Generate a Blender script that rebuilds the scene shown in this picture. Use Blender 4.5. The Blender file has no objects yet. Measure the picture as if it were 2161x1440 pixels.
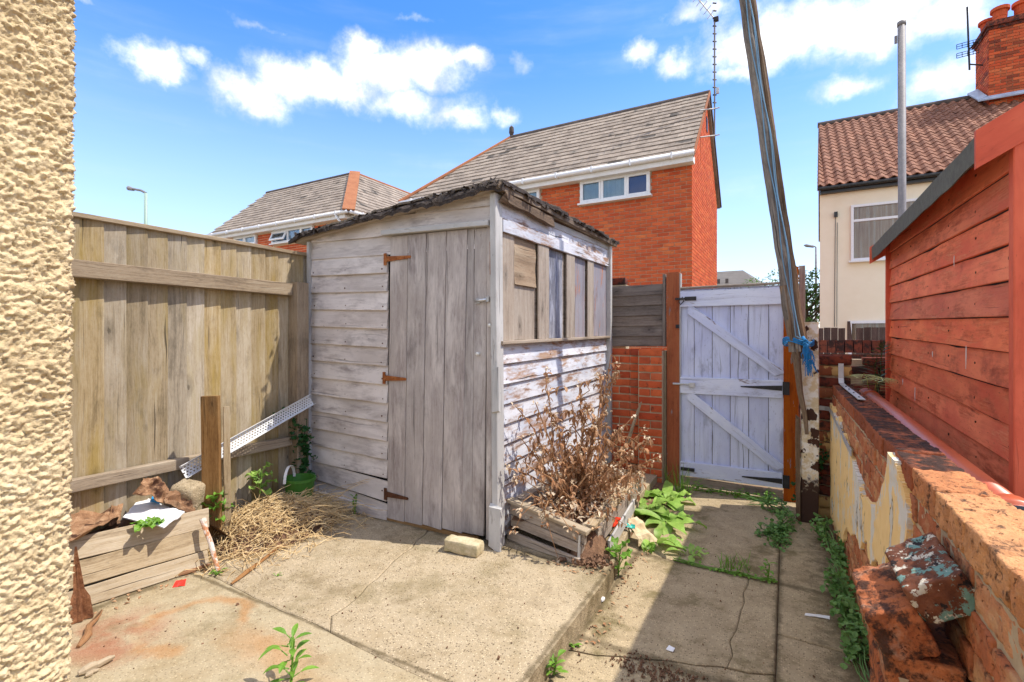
import bpy, math, random
import numpy as np
from mathutils import Vector as V, Matrix, noise as mnoise
R = math.radians
rng = random.Random(11)
scene = bpy.context.scene
COL = scene.collection

# ------------------------------------------------------------------ camera, sky, sun, exposure
FPX, U0, V0, CAM_H = 1040.0, 1080.5, 714.0, 1.38       # lens of the photograph in its own pixels
YAW = math.atan(580 / 1040.0)
cam_d = bpy.data.cameras.new('camera'); cam = bpy.data.objects.new('camera', cam_d); COL.objects.link(cam)
cam_d.sensor_width = 36; cam_d.lens = 36 * FPX / 2161.0; cam_d.clip_start = 0.05; cam_d.clip_end = 900
cam_d.shift_y = -(720 - V0) / 2161.0
cam.location = (0, 0, CAM_H); cam.rotation_euler = (R(90), 0, YAW)
scene.camera = cam
SUN = V((1.0, 0.36, 1.76)).normalized()                  # towards the sun
sun_el = math.asin(SUN.z); sun_az = math.atan2(SUN.x, SUN.y)
sd = bpy.data.lights.new('sun', 'SUN'); sun = bpy.data.objects.new('sun', sd); COL.objects.link(sun)
sd.energy = 2.1; sd.angle = R(0.53); sd.color = (1.0, 0.945, 0.855)
sun.rotation_euler = SUN.to_track_quat('Z', 'Y').to_euler(); sun.location = (6, 1, 12)
SKY_STRENGTH = 0.15
scene.view_settings.view_transform = 'Standard'; scene.view_settings.look = 'None'
scene.view_settings.gamma = 1.0; scene.view_settings.exposure = 1.36
scene.view_settings.use_curve_mapping = False
scene.render.engine = 'CYCLES'
scene.cycles.use_denoising = True; scene.cycles.max_bounces = 6; scene.cycles.diffuse_bounces = 3
scene.cycles.transparent_max_bounces = 12; scene.cycles.sample_clamp_indirect = 8

def ray(u, v):
    a = (u - U0) / FPX; b = (V0 - v) / FPX
    return V((-math.sin(YAW) + a * math.cos(YAW), math.cos(YAW) + a * math.sin(YAW), b))
def G(u, v, x=None, y=None, z=None):
    """world point where the sight line of a measured photograph pixel meets a plane of the place"""
    D = ray(u, v)
    t = x / D.x if x is not None else y / D.y if y is not None else (z - CAM_H) / D.z
    return V((t * D.x, t * D.y, CAM_H + t * D.z))

# ------------------------------------------------------------------ node helper
class NT:
    def __init__(s, tree): s.t = tree; s.L = tree.links
    def __call__(s, typ, *ins, **kw):
        n = s.t.nodes.new('ShaderNode' + typ)
        named = kw.pop('i', {})
        for k, v in kw.items(): setattr(n, k, v)
        for k, v in list(enumerate(ins)) + list(named.items()):
            if v is None: continue
            sock = n.inputs[k]
            if isinstance(v, bpy.types.NodeSocket): s.L.new(v, sock)
            elif isinstance(v, bpy.types.Node): s.L.new(v.outputs[0], sock)
            else:
                if sock.type == 'RGBA' and len(v) == 3: v = (*v, 1)
                sock.default_value = v
        return n
    def m(s, op, a, b=None, c=None, clamp=False):
        return s('Math', a, b, c, operation=op, use_clamp=clamp).outputs[0]
    def vm(s, op, a, b=None):
        n = s('VectorMath', a, b, operation=op)
        return n.outputs['Value'] if op in ('LENGTH', 'DOT_PRODUCT', 'DISTANCE') else n.outputs[0]
    def noise(s, vec, scale=1.0, detail=4.0, rough=0.6, dist=0.0):
        return s('TexNoise', vec, i={'Scale': scale, 'Detail': detail, 'Roughness': rough, 'Distortion': dist}).outputs[0]
    def ramp(s, fac, stops, interp='LINEAR'):
        n = s('ValToRGB', fac); r = n.color_ramp; r.interpolation = interp
        while len(r.elements) < len(stops): r.elements.new(0.5)
        for e, (p, c) in zip(r.elements, stops):
            e.position = p; e.color = (c, c, c, 1) if isinstance(c, (int, float)) else (*c[:3], 1)
        return n.outputs[0]
    def mix(s, fac, a, b, blend='MIX'):
        n = s('Mix', data_type='RGBA', blend_type=blend, clamp_factor=True)
        for idx, v in ((0, fac), (6, a), (7, b)):
            sock = n.inputs[idx]
            if isinstance(v, bpy.types.NodeSocket): s.L.new(v, sock)
            else: sock.default_value = (*v, 1) if isinstance(v, tuple) and len(v) == 3 else v
        return n.outputs[2]
    def sstep(s, x, lo, hi):
        n = s('MapRange', x, lo, hi, 0.0, 1.0, interpolation_type='SMOOTHSTEP'); return n.outputs[0]

def srgb(r, g, b):
    def f(c):
        c /= 255.0
        return c / 12.92 if c <= 0.04045 else ((c + 0.055) / 1.055) ** 2.4
    return (f(r), f(g), f(b))
def alb(r, g, b, k=0.62):
    """base colour of a thing that shows as r,g,b in sunlight"""
    return tuple(min(0.9, c * k) for c in srgb(r, g, b))

def newmat(name):
    m = bpy.data.materials.new(name); m.use_nodes = True
    t = m.node_tree; t.nodes.clear(); nt = NT(t)
    out = nt('OutputMaterial')
    return m, nt, out
def finish(nt, out, col, rough=0.85, bump=None, bstr=0.4, bdist=0.004, metal=0.0, spec=0.3, trans=0.0):
    b = nt('BsdfPrincipled', i={'Roughness': rough, 'Metallic': metal, 'Specular IOR Level': spec})
    if isinstance(col, bpy.types.NodeSocket): nt.L.new(col, b.inputs['Base Color'])
    else: b.inputs['Base Color'].default_value = (*col, 1)
    if bump is not None:
        bn = nt('Bump', i={'Strength': bstr, 'Distance': bdist, 'Height': bump}); nt.L.new(bn.outputs[0], b.inputs['Normal'])
    sh = b.outputs[0]
    if trans:
        tr = nt('BsdfTranslucent', col if isinstance(col, bpy.types.NodeSocket) else (*col, 1))
        sh = nt('MixShader', trans, b.outputs[0], tr.outputs[0]).outputs[0]
    nt.L.new(sh, out.inputs[0])

# ------------------------------------------------------------------ world: sky with clouds
w = bpy.data.worlds.new('World'); scene.world = w; w.use_nodes = True
w.cycles.sampling_method = 'NONE'
w.node_tree.nodes.clear(); nt = NT(w.node_tree)
sky = nt('TexSky', sky_type='NISHITA', sun_disc=False, sun_elevation=sun_el, sun_rotation=sun_az, altitude=20, air_density=1.0, dust_density=0.5, ozone_density=2.0)
dirn = nt('TexCoord').outputs['Generated']
sep = nt('SeparateXYZ', dirn)
az = nt.m('ARCTAN2', sep.outputs[0], sep.outputs[1]); el = nt.m('ARCSINE', sep.outputs[2])
warp = nt.noise(dirn, 9.0, 6, 0.62); warp2 = nt.noise(nt.vm('ADD', dirn, (5.2, 1.3, 2.2)), 9.0, 6, 0.62)
fine = nt.noise(dirn, 26.0, 8, 0.66)
azw = nt.m('ADD', az, nt.m('MULTIPLY', nt.m('SUBTRACT', warp, 0.5), 0.11))
elw = nt.m('ADD', el, nt.m('MULTIPLY', nt.m('SUBTRACT', warp2, 0.5), 0.085))
ae = nt('CombineXYZ', azw, elw, 0.0).outputs[0]
def angles(u, v):
    D = ray(u, v).normalized(); return math.atan2(D.x, D.y), math.asin(D.z)
blobs = [  # clouds in the sky of that day: pixel of the photograph where one is seen, half width, half height, density
    (520, 195, 75, 42, 1.0), (610, 165, 75, 45, 1.0), (700, 175, 80, 45, 1.0), (775, 95, 32, 28, .9), (800, 150, 80, 50, 1.0), (900, 140, 85, 45, 1.0),
    (985, 135, 45, 22, .85), (860, 215, 130, 34, .75), (960, 242, 60, 26, .75), (320, 140, 62, 34, 1.0), (415, 138, 40, 22, .8),
    (1058, 240, 32, 22, .75), (550, 48, 70, 14, .5), (860, 40, 70, 11, .45), (1100, 135, 26, 20, .5), (1350, 118, 40, 28, .85), (1430, 130, 50, 28, .8),
    (1640, 70, 170, 62, 1.0), (1840, 60, 170, 60, 1.0), (2000, 40, 120, 55, .9), (1790, 180, 95, 26, .75), (2000, 175, 110, 45, .9), (1480, 30, 90, 26, .7), (1550, 150, 80, 24, .7),
    (180, 10, 30, 12, .6)]
dens = None
for (u, v, ru, rv, k) in blobs:
    a0, e0 = angles(u, v); a1, _ = angles(u + ru, v); _, e1 = angles(u, v - rv)
    q = nt.vm('MULTIPLY', nt.vm('SUBTRACT', ae, (a0, e0, 0)), (0.86 / abs(a1 - a0), 0.86 / abs(e1 - e0), 0))
    g = nt.m('MULTIPLY', nt.m('EXPONENT', nt.m('MULTIPLY', nt.vm('DOT_PRODUCT', q, q), -0.8)), k)
    dens = g if dens is None else nt.m('MAXIMUM', dens, g)
# unseen clouds over the rest of the sky, made denser to brighten the shade
azc = nt.m('ABSOLUTE', nt.m('ADD', az, 0.42)); outside = nt.sstep(azc, 1.0, 1.3); high = nt.sstep(el, 0.62, 0.8)
rest = nt.m('MULTIPLY', nt.sstep(nt.noise(nt.vm('MULTIPLY', dirn, (2.6, 2.6, 5.0)), 1.0, 6, 0.55), 0.40, 0.56), nt.m('MAXIMUM', outside, high))
dens = nt.m('MAXIMUM', dens, rest)
dens = nt.m('ADD', dens, nt.m('MULTIPLY', nt.m('SUBTRACT', fine, 0.5), 0.66))
mask = nt.m('MULTIPLY', nt.sstep(dens, 0.22, 0.90), nt.m('ADD', 0.72, nt.m('MULTIPLY', nt.sstep(dens, 0.5, 1.0), 0.28)))
wisp = nt.m('MULTIPLY', nt.sstep(nt.noise(nt.vm('MULTIPLY', dirn, (2.0, 2.0, 14.0)), 1.6, 5, 0.55), 0.45, 0.85), 0.16)
haze_low = nt.m('MULTIPLY', nt.m('SUBTRACT', 1.0, nt.sstep(el, 0.0, 0.58)), 0.55)
mask = nt.m('MAXIMUM', mask, wisp)
skycol = nt('HueSaturation', i={'Hue': 0.5, 'Saturation': 1.36, 'Value': 0.88, 'Color': nt.mix(1.0, sky.outputs[0], (1.0, 0.93, 0.97), 'MULTIPLY')}).outputs[0]
skycol = nt.mix(haze_low, skycol, (2.7, 3.1, 3.7))
cl_shade = nt.sstep(nt.m('ADD', nt.noise(nt.vm('ADD', dirn, (0.0, 0.0, 0.03)), 13.0, 6, 0.6), nt.m('MULTIPLY', dens, 0.25)), 0.45, 0.85)
cloudcol = nt.mix(cl_shade, (2.5, 2.65, 3.1), (4.8, 4.75, 4.7))
bg = nt('Background', nt.mix(nt.m('MULTIPLY', mask, 0.96), skycol, cloudcol), SKY_STRENGTH)
nt.L.new(bg.outputs[0], nt('OutputWorld').inputs[0])

# ------------------------------------------------------------------ mesh building
LOC = {}
def _register(o, parent, pos):
    COL.objects.link(o)
    LOC[o] = V(pos)
    if parent is not None:
        o.parent = parent; o.location = V(pos) - LOC[parent]
    else: o.location = pos
def tag(o, label=None, cat=None, group=None, kind=None):
    if label: o['label'] = label
    if cat: o['category'] = cat
    if group: o['group'] = group
    if kind: o['kind'] = kind
    return o
def thing(name, label, cat, loc, group=None):
    o = bpy.data.objects.new(name, None); o.empty_display_size = 0.1
    _register(o, None, V(loc)); return tag(o, label, cat, group)
class MB:
    def __init__(s): s.v = []; s.f = []; s.uv = []
    def add(s, vs, fs, uvs=None):
        n = len(s.v); s.v += [tuple(p) for p in vs]
        for k, f in enumerate(fs):
            s.f.append(tuple(i + n for i in f))
            s.uv += list(uvs[k]) if uvs else [(0.0, 0.0)] * len(f)
        return s
    def box(s, c, size, rot=None, cham=0.0, jit=0.0):
        hx, hy, hz = (d / 2 for d in size); c = V(c)
        vs = []
        for x in (-hx, hx):
            for y in (-hy, hy):
                for z in (-hz, hz):
                    p = V((x + rng.uniform(-jit, jit), y + rng.uniform(-jit, jit), z + rng.uniform(-jit, jit)))
                    vs.append((rot @ p if rot else p) + c)
        fs = [(0, 1, 3, 2), (4, 6, 7, 5), (0, 4, 5, 1), (2, 3, 7, 6), (0, 2, 6, 4), (1, 5, 7, 3)]
        X, Y, Z = size
        uv = [[(0, 0), (Z, 0), (Z, Y), (0, Y)], [(0, 0), (0, Y), (Z, Y), (Z, 0)], [(0, 0), (X, 0), (X, Z), (0, Z)],
              [(0, 0), (0, Z), (X, Z), (X, 0)], [(0, 0), (0, Y), (X, Y), (X, 0)], [(0, 0), (X, 0), (X, Y), (0, Y)]]
        return s.add(vs, fs, uv)
    def rings(s, rings, uvs=None, cap=True, closed=True):
        n = len(rings[0]); vs = [p for r in rings for p in r]; fs = []; uu = []
        for i in range(len(rings) - 1):
            for j in range(n if closed else n - 1):
                k = (j + 1) % n
                fs.append((i * n + j, i * n + k, (i + 1) * n + k, (i + 1) * n + j))
                if uvs:
                    a, b, c, d = uvs[i][j], uvs[i][k], uvs[i + 1][k], uvs[i + 1][j]
                    uu.append([a, b, c, d])
                else: uu.append([(0, 0)] * 4)
        if cap and closed:
            fs.append(tuple(range(n - 1, -1, -1))); uu.append([(uvs[0][j] if uvs else (0, 0)) for j in range(n - 1, -1, -1)])
            o = (len(rings) - 1) * n
            fs.append(tuple(o + j for j in range(n))); uu.append([(uvs[-1][j] if uvs else (0, 0)) for j in range(n)])
        return s.add(vs, fs, uu)
    def tube(s, path, rad, sides=6, rough=0.0, cap=True, freq=3.0):
        path = [V(p) for p in path]; n = len(path)
        rad = [rad] * n if isinstance(rad, (int, float)) else list(rad)
        rings = []; uvs = []; L = 0.0
        d0 = (path[1] - path[0]).normalized()
        side = d0.cross(V((0.31, 0.2, 0.93)))
        if side.length < 0.1: side = d0.cross(V((1, 0, 0)))
        side.normalize()
        for i, p in enumerate(path):
            d = (path[min(i + 1, n - 1)] - path[max(i - 1, 0)]).normalized()
            side = (side - side.dot(d) * d).normalized(); up = d.cross(side)
            if i: L += (p - path[i - 1]).length
            rg = []; ug = []
            for k in range(sides):
                a = 2 * math.pi * k / sides; r = rad[i]
                if rough: r *= 1 + rough * mnoise.noise(V((math.cos(a) * freq, math.sin(a) * freq, L * 1.5 + p.x * 3)))
                rg.append(p + side * math.cos(a) * r + up * math.sin(a) * r); ug.append((L, abs(k - sides / 2) / sides * 6.28 * max(rad[i], .01)))
            rings.append(rg); uvs.append(ug)
        return s.rings(rings, uvs, cap)
    def poly(s, pts, depth):
        """flat polygon pushed along a vector to give it thickness"""
        n = len(pts); depth = V(depth); pts = [V(p) for p in pts]
        vs = pts + [p + depth for p in pts]
        fs = [tuple(range(n - 1, -1, -1)), tuple(range(n, 2 * n))] + [(i, (i + 1) % n, n + (i + 1) % n, n + i) for i in range(n)]
        e1 = (pts[1] - pts[0]).normalized(); nn = depth.normalized(); e2 = nn.cross(e1)
        f2 = lambda p: ((p - pts[0]).dot(e1), (p - pts[0]).dot(e2) + (p - pts[0]).dot(nn))
        return s.add(vs, fs, [[f2(V(vs[i])) for i in f] for f in fs])
    def build(s, name, mat, parent=None, smooth=False, label=None, cat=None, group=None, kind=None, base=False):
        a = np.array(s.v, dtype=np.float64)
        c = (a.min(0) + a.max(0)) / 2
        if base: c[2] = a[:, 2].min()
        me = bpy.data.meshes.new(name)
        me.from_pydata([tuple(r) for r in (a - c)], [], s.f)
        ul = me.uv_layers.new(name='UVMap')
        ul.data.foreach_set('uv', np.array(s.uv, dtype=np.float32).ravel())
        if smooth: me.polygons.foreach_set('use_smooth', [True] * len(me.polygons))
        for mm in (mat if isinstance(mat, (list, tuple)) else [mat]): me.materials.append(mm)
        me.update()
        o = bpy.data.objects.new(name, me)
        _register(o, parent, V(c)); return tag(o, label, cat, group, kind)
def inst(name, me, M, parent):
    o = bpy.data.objects.new(name, me); COL.objects.link(o)
    LOC[o] = M.to_translation()
    o.parent = parent
    o.matrix_basis = Matrix.Translation(-LOC[parent]) @ M
    return o
def board(name, a, b, wd, W, T, mat, parent, prof=None, nd=None, seg=None, wob=0.0015, rag=0.0, bow=0.0, end_w=None, label=None, out=None, cut0=None, cut1=None):
    """a length of timber from a to b; wd is the way its width runs, prof its own section (w, n)"""
    a, b, wd = V(a), V(b), V(wd); L = (b - a).length; d = (b - a) / L
    wd = (wd - wd.dot(d) * d).normalized(); n = V(nd) if nd is not None else d.cross(wd)
    n = (n - n.dot(d) * d - n.dot(wd) * wd).normalized()
    seg = seg or max(2, min(14, int(L / 0.16))); c = min(0.003, T * 0.22, W * 0.22)
    p0 = prof or [(-W / 2 + c, -T / 2), (W / 2 - c, -T / 2), (W / 2, -T / 2 + c), (W / 2, T / 2 - c), (W / 2 - c, T / 2), (-W / 2 + c, T / 2), (-W / 2, T / 2 - c), (-W / 2, -T / 2 + c)]
    sd_ = rng.uniform(0, 900); rings = []; uvs = []
    ou, ov = rng.uniform(0, 50), rng.uniform(0, 50)
    for i in range(seg + 1):
        s = i / seg; rg = []; ug = []
        k = 1.0 if end_w is None else 1 + (end_w - 1) * s
        for j, (w_, n_) in enumerate(p0):
            e = 0.0
            if rag and i in (0, seg): e = rag * (mnoise.noise(V((w_ * 60, sd_, n_ * 30 + i))) )
            if cut0 is not None and i == 0: e += cut0 * (w_ / W)
            if cut1 is not None and i == seg: e += cut1 * (w_ / W)
            ww = w_ * k + wob * mnoise.noise(V((s * L * 5, sd_, 1 if w_ > 0 else 2)))
            nn = n_ + bow * 4 * s * (1 - s) + wob * 0.8 * mnoise.noise(V((s * L * 3, sd_ + 7, 3)))
            rg.append(a + d * (L * s + e) + wd * ww + n * nn); ug.append((ou + L * s, ov + w_ + n_))
        rings.append(rg); uvs.append(ug)
    if d.cross(wd).dot(n) < 0: rings = [r[::-1] for r in rings]; uvs = [u_[::-1] for u_ in uvs]
    m = out or MB(); m.rings(rings, uvs)
    return m if out is not None else m.build(name, mat, parent, label=label)
def rnd_rot(s): return Matrix.Rotation(rng.uniform(-s, s), 3, 'X') @ Matrix.Rotation(rng.uniform(-s, s), 3, 'Y') @ Matrix.Rotation(rng.uniform(-s, s), 3, 'Z')

# ------------------------------------------------------------------ materials
def wood(name, dark, mid, light, paint=None, peel=0.5, pw=0.12, tint=None, tint_amt=0.5, knots=True, rand=0.22, crack=1.0, bump=0.5, paint2=None, rough=0.85, gscale=1.0, grime=0.45, satvar=0.2):
    m, nt, out = newmat(name)
    uv = nt('TexCoord').outputs['UV']; rnd = nt('ObjectInfo').outputs['Random']
    p = nt.vm('ADD', uv, nt('CombineXYZ', nt.m('MULTIPLY', rnd, 31.0), nt.m('MULTIPLY', rnd, 17.0), rnd).outputs[0])
    bend = nt.m('MULTIPLY', nt.m('SUBTRACT', nt.noise(nt.vm('MULTIPLY', p, (2.2, 4.0, 1)), 1, 2, .5), 0.5), 0.05)
    p = nt.vm('ADD', p, nt('CombineXYZ', 0.0, bend, 0.0).outputs[0])
    fine = nt.noise(nt.vm('MULTIPLY', p, (4.0 * gscale, 150.0 * gscale, 1)), 1, 4, .65)
    band = nt.noise(nt.vm('MULTIPLY', p, (1.2, 26.0 * gscale, 1)), 1, 4, .6)
    blot = nt.noise(nt.vm('MULTIPLY', p, (2.3, 5.0, 1)), 1, 4, .6)
    spk = nt.noise(nt.vm('MULTIPLY', p, (28.0, 85.0, 1)), 1, 5, .7)
    val = nt.m('ADD', nt.m('ADD', nt.m('MULTIPLY', fine, 0.30), nt.m('MULTIPLY', band, 0.30)), nt.m('ADD', nt.m('MULTIPLY', blot, 0.26), nt.m('MULTIPLY', spk, 0.24)))
    col = nt.ramp(val, [(0.38, dark), (0.53, mid), (0.70, light)])
    hgt = nt.m('ADD', nt.m('MULTIPLY', fine, 0.5), nt.m('MULTIPLY', band, 0.5))
    if tint:
        tm = nt.sstep(nt.noise(nt.vm('MULTIPLY', p, (1.6, 9.0, 1)), 1, 4, .6), 0.45, 0.72)
        col = nt.mix(nt.m('MULTIPLY', tm, tint_amt), col, tint)
    if knots:
        vor = nt('TexVoronoi', nt.vm('MULTIPLY', p, (2.6, 6.5, 1)), i={'Scale': 1.0, 'Randomness': 1.0}, voronoi_dimensions='2D')
        has = nt.m('GREATER_THAN', nt('SeparateColor', vor.outputs['Color']).outputs[0], 0.80)
        kd = nt.m('ADD', vor.outputs['Distance'], nt.m('MULTIPLY', nt.m('SUBTRACT', spk, 0.5), 0.16))
        core = nt.m('MULTIPLY', nt.m('SUBTRACT', 1.0, nt.sstep(kd, 0.02, 0.09)), has)
        ring = nt.m('MULTIPLY', nt.m('SUBTRACT', 1.0, nt.sstep(kd, 0.10, 0.26)), nt.m('MULTIPLY', has, 0.35))
        col = nt.mix(nt.m('MAXIMUM', nt.m('MULTIPLY', core, 0.75), ring), col, tuple(c * 0.45 for c in dark))
    if paint:
        n1 = nt.noise(nt.vm('MULTIPLY', p, (3.0, 11.0, 1)), 1, 7, .66); n2 = nt.noise(nt.vm('MULTIPLY', p, (9.0, 60.0, 1)), 1, 4, .6)
        pm = nt.m('ADD', nt.m('MULTIPLY', n1, 0.72), nt.m('MULTIPLY', n2, 0.28))
        worn = nt.sstep(pm, 1.0 - peel - pw / 2, 1.0 - peel + pw / 2)
        pc = nt.mix(nt.sstep(blot, 0.35, 0.68), paint, paint2 or tuple(c * 0.78 for c in paint))
        pc = nt.mix(nt.m('MULTIPLY', nt.sstep(band, 0.5, 0.72), 0.22), pc, dark)
        col = nt.mix(worn, pc, col)
        hgt = nt.m('ADD', nt.m('MULTIPLY', hgt, nt.m('ADD', nt.m('MULTIPLY', worn, 0.8), 0.25)), nt.m('MULTIPLY', worn, -0.45))
    ck = nt.noise(nt.vm('MULTIPLY', nt.vm('ADD', p, (3.3, 9.1, 0)), (1.5, 62.0, 1)), 1, 2, .5)
    cm = nt.m('MULTIPLY', nt.m('SUBTRACT', 1.0, nt.sstep(ck, 0.26, 0.335)), crack, clamp=True)
    col = nt.mix(nt.m('MULTIPLY', cm, 0.8), col, tuple(c * 0.22 for c in dark))
    hgt = nt.m('SUBTRACT', hgt, nt.m('MULTIPLY', cm, 0.9))
    col = nt.mix(nt.m('MULTIPLY', nt.sstep(spk, 0.60, 0.72), grime), col, tuple(c * 0.5 for c in dark))
    stn = nt.noise(nt.vm('MULTIPLY', nt.vm('ADD', p, (7.7, 2.1, 0)), (3.2, 7.0, 1)), 1, 6, .68)
    col = nt.mix(nt.m('MULTIPLY', nt.sstep(stn, 0.54, 0.74), grime), col, tuple(c * 0.62 for c in dark))
    vv = nt.m('ADD', 1 - rand / 2, nt.m('MULTIPLY', rnd, rand))
    sv = nt.m('ADD', 1 - satvar / 2, nt.m('MULTIPLY', nt.m('FRACT', nt.m('MULTIPLY', rnd, 9.73)), satvar))
    col = nt('HueSaturation', i={'Hue': 0.5, 'Saturation': sv, 'Value': vv, 'Color': col}).outputs[0]
    finish(nt, out, col, rough, nt.m('ADD', hgt, nt.m('MULTIPLY', spk, 0.35)), bump, 0.006)
    return m
def mottled(name, stops, scale=6.0, detail=6, rough=0.85, bstr=0.35, bdist=0.004, rand=0.2, stretch=(1, 1, 1), metal=0.0, spec=0.3, spots=None, trans=0.0, island=False):
    m, nt, out = newmat(name)
    oi = nt('ObjectInfo'); rnd = oi.outputs['Random']
    if island: rnd = nt.m('FRACT', nt.m('ADD', rnd, nt('NewGeometry').outputs['Random Per Island']))
    p = nt.vm('ADD', nt.vm('MULTIPLY', nt('TexCoord').outputs['Object'], stretch), nt('CombineXYZ', nt.m('MULTIPLY', rnd, 13.0), nt.m('MULTIPLY', rnd, 7.0), 0.0).outputs[0])
    n = nt.noise(p, scale, detail, .65); n2 = nt.noise(p, scale * 7, 3, .6)
    col = nt.ramp(nt.m('ADD', nt.m('MULTIPLY', n, 0.75), nt.m('MULTIPLY', n2, 0.25)), stops)
    if spots:
        sc, lo, hi, sc_col = spots
        col = nt.mix(nt.sstep(nt.noise(p, sc, 4, .6), lo, hi), col, sc_col)
    vv = nt.m('ADD', 1 - rand / 2, nt.m('MULTIPLY', rnd, rand))
    col = nt('HueSaturation', i={'Hue': 0.5, 'Saturation': 1.0, 'Value': vv, 'Color': col}).outputs[0]
    finish(nt, out, col, rough, nt.m('ADD', n, nt.m('MULTIPLY', n2, 0.5)), bstr, bdist, metal, spec, trans)
    return m
def plain(name, col, rough=0.6, metal=0.0, spec=0.4):
    m, nt, out = newmat(name); n = nt.noise(nt('TexCoord').outputs['Object'], 30.0, 3)
    finish(nt, out, nt.mix(n, tuple(c * 0.85 for c in col), tuple(min(1, c * 1.12) for c in col)), rough, n, 0.1, 0.002, metal, spec); return m
def brickmat(name, cols, island=False, soot=0.25, soot_col=(0.02, 0.017, 0.015), pale=0.15, pale_col=(0.42, 0.33, 0.24), scale=9.0, bstr=0.5, bdist=0.006, moss=0.0, up_dark=0.0, sat=1.0, pit=0.0):
    m, nt, out = newmat(name)
    rnd = nt('ObjectInfo').outputs['Random']
    if island: rnd = nt.m('FRACT', nt.m('ADD', rnd, nt('NewGeometry').outputs['Random Per Island']))
    p = nt.vm('ADD', nt('TexCoord').outputs['Object'], nt('CombineXYZ', nt.m('MULTIPLY', rnd, 23.0), nt.m('MULTIPLY', rnd, 57.0), 0.0).outputs[0])
    st = [(i / max(1, len(cols) - 1), c) for i, c in enumerate(cols)]
    base = nt.ramp(nt.m('FRACT', nt.m('MULTIPLY', rnd, 7.31)), st)
    n = nt.noise(p, scale, 7, .68); n2 = nt.noise(p, scale * 6, 3, .6); n3 = nt.noise(nt.vm('ADD', p, (4, 4, 4)), scale * 0.7, 5, .65)
    col = nt.mix(nt.m('MULTIPLY', nt.sstep(n, 0.35, 0.7), 0.55), base, tuple(c * 0.5 for c in cols[0]))
    col = nt.mix(nt.m('MULTIPLY', nt.sstep(n3, 0.72 - pale, 0.86 - pale * .6), 0.75), col, pale_col)
    col = nt.mix(nt.m('MULTIPLY', nt.sstep(nt.noise(nt.vm('ADD', p, (9, 1, 4)), scale * 1.6, 6, .7), 0.78 - soot, 0.92 - soot), 0.85), col, soot_col)
    pits = nt.sstep(n2, 0.68 - pit, 0.76 - pit); col = nt.mix(nt.m('MULTIPLY', pits, 0.6), col, tuple(c * 0.25 for c in cols[0]))
    if up_dark:
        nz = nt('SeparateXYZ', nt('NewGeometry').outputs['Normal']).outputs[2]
        col = nt.mix(nt.m('MULTIPLY', nt.m('MULTIPLY', nt.sstep(nz, 0.4, 0.9), nt.sstep(n, 0.32, 0.56)), up_dark), col, (0.022, 0.016, 0.013))
    if moss: col = nt.mix(nt.m('MULTIPLY', nt.sstep(n3, 0.5, 0.62), moss), col, (0.06, 0.09, 0.03))
    h = nt.m('SUBTRACT', nt.m('ADD', n, nt.m('MULTIPLY', n2, 0.3)), nt.m('MULTIPLY', pits, 0.6))
    finish(nt, out, col, 0.9, h, bstr, bdist); return m

M = {}
# timbers
M['fence'] = wood('fence_wood', alb(130, 114, 88), alb(198, 177, 143), alb(232, 217, 190), tint=alb(188, 162, 92), tint_amt=0.55, rand=0.46, satvar=0.5)
M['rail'] = wood('rail_wood', alb(110, 94, 78), alb(182, 160, 132), alb(216, 198, 170), rand=0.15)
M['plank'] = wood('bed_plank_wood', alb(130, 106, 76), alb(206, 182, 146), alb(232, 214, 184), rand=0.2)
M['oldpost'] = wood('old_post_wood', alb(96, 62, 30), alb(160, 118, 70), alb(196, 158, 108), rand=0.1)
M['shed_front'] = wood('shed_board_paint', alb(130, 118, 116,.9), alb(176, 164, 158,.9), alb(206, 196, 188,.9), paint=alb(224, 215, 208, 1.0), paint2=alb(200, 190, 182, 1.0), peel=0.43, pw=0.2, knots=False, rand=0.14, crack=0.5, bump=0.35)
M['shed_door'] = wood('shed_door_paint', alb(118, 107, 104,.8), alb(168, 156, 150,.8), alb(204, 194, 186,.8), paint=alb(212, 202, 194, .86), paint2=alb(182, 171, 162, .86), peel=0.50, pw=0.26, knots=False, rand=0.2, crack=0.7, bump=0.35)
M['shed_side'] = wood('shed_side_paint', alb(120, 92, 74), alb(190, 148, 120), alb(212, 182, 156), paint=alb(216, 216, 220, .98), paint2=alb(188, 192, 202, .98), peel=0.46, pw=0.14, knots=False, rand=0.2, bump=0.6)
M['shed_trim'] = wood('shed_trim_paint', alb(120, 112, 106), alb(176, 166, 158), alb(206, 198, 190), paint=alb(222, 219, 214, .72), peel=0.40, pw=0.1, knots=False, rand=0.1)
M['bare'] = wood('bare_grey_wood', alb(122, 107, 94, .7), alb(190, 172, 153, .7), alb(220, 206, 188, .7), rand=0.2)
M['ply'] = wood('rippled_plywood', alb(132, 108, 86), alb(186, 160, 132), alb(216, 196, 168), rand=0.05, gscale=0.35)
M['panel_shadow'] = wood('shadow_tinted_peeling_panel', alb(70, 76, 100), alb(150, 150, 160), alb(226, 224, 226), paint=alb(184, 186, 200, .7), paint2=alb(214, 214, 220, .7), peel=0.55, pw=0.12, knots=False, rand=0.05)  # whitish peeling paint with a blue shadow tint mixed into its colours
M['panel_rust'] = wood('grey_orange_panel', alb(150, 84, 54), alb(206, 136, 104), alb(220, 170, 140), paint=alb(184, 178, 184, .62), paint2=alb(164, 160, 170, .62), peel=0.43, pw=0.08, knots=False, rand=0.05)
M['gate'] = wood('gate_paint', alb(70, 66, 76), alb(140, 132, 138), alb(180, 172, 176), paint=alb(208, 214, 236, 1.1), paint2=alb(192, 198, 224, 1.1), peel=0.34, pw=0.06, knots=False, rand=0.08, crack=0.75, bump=0.3)
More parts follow.
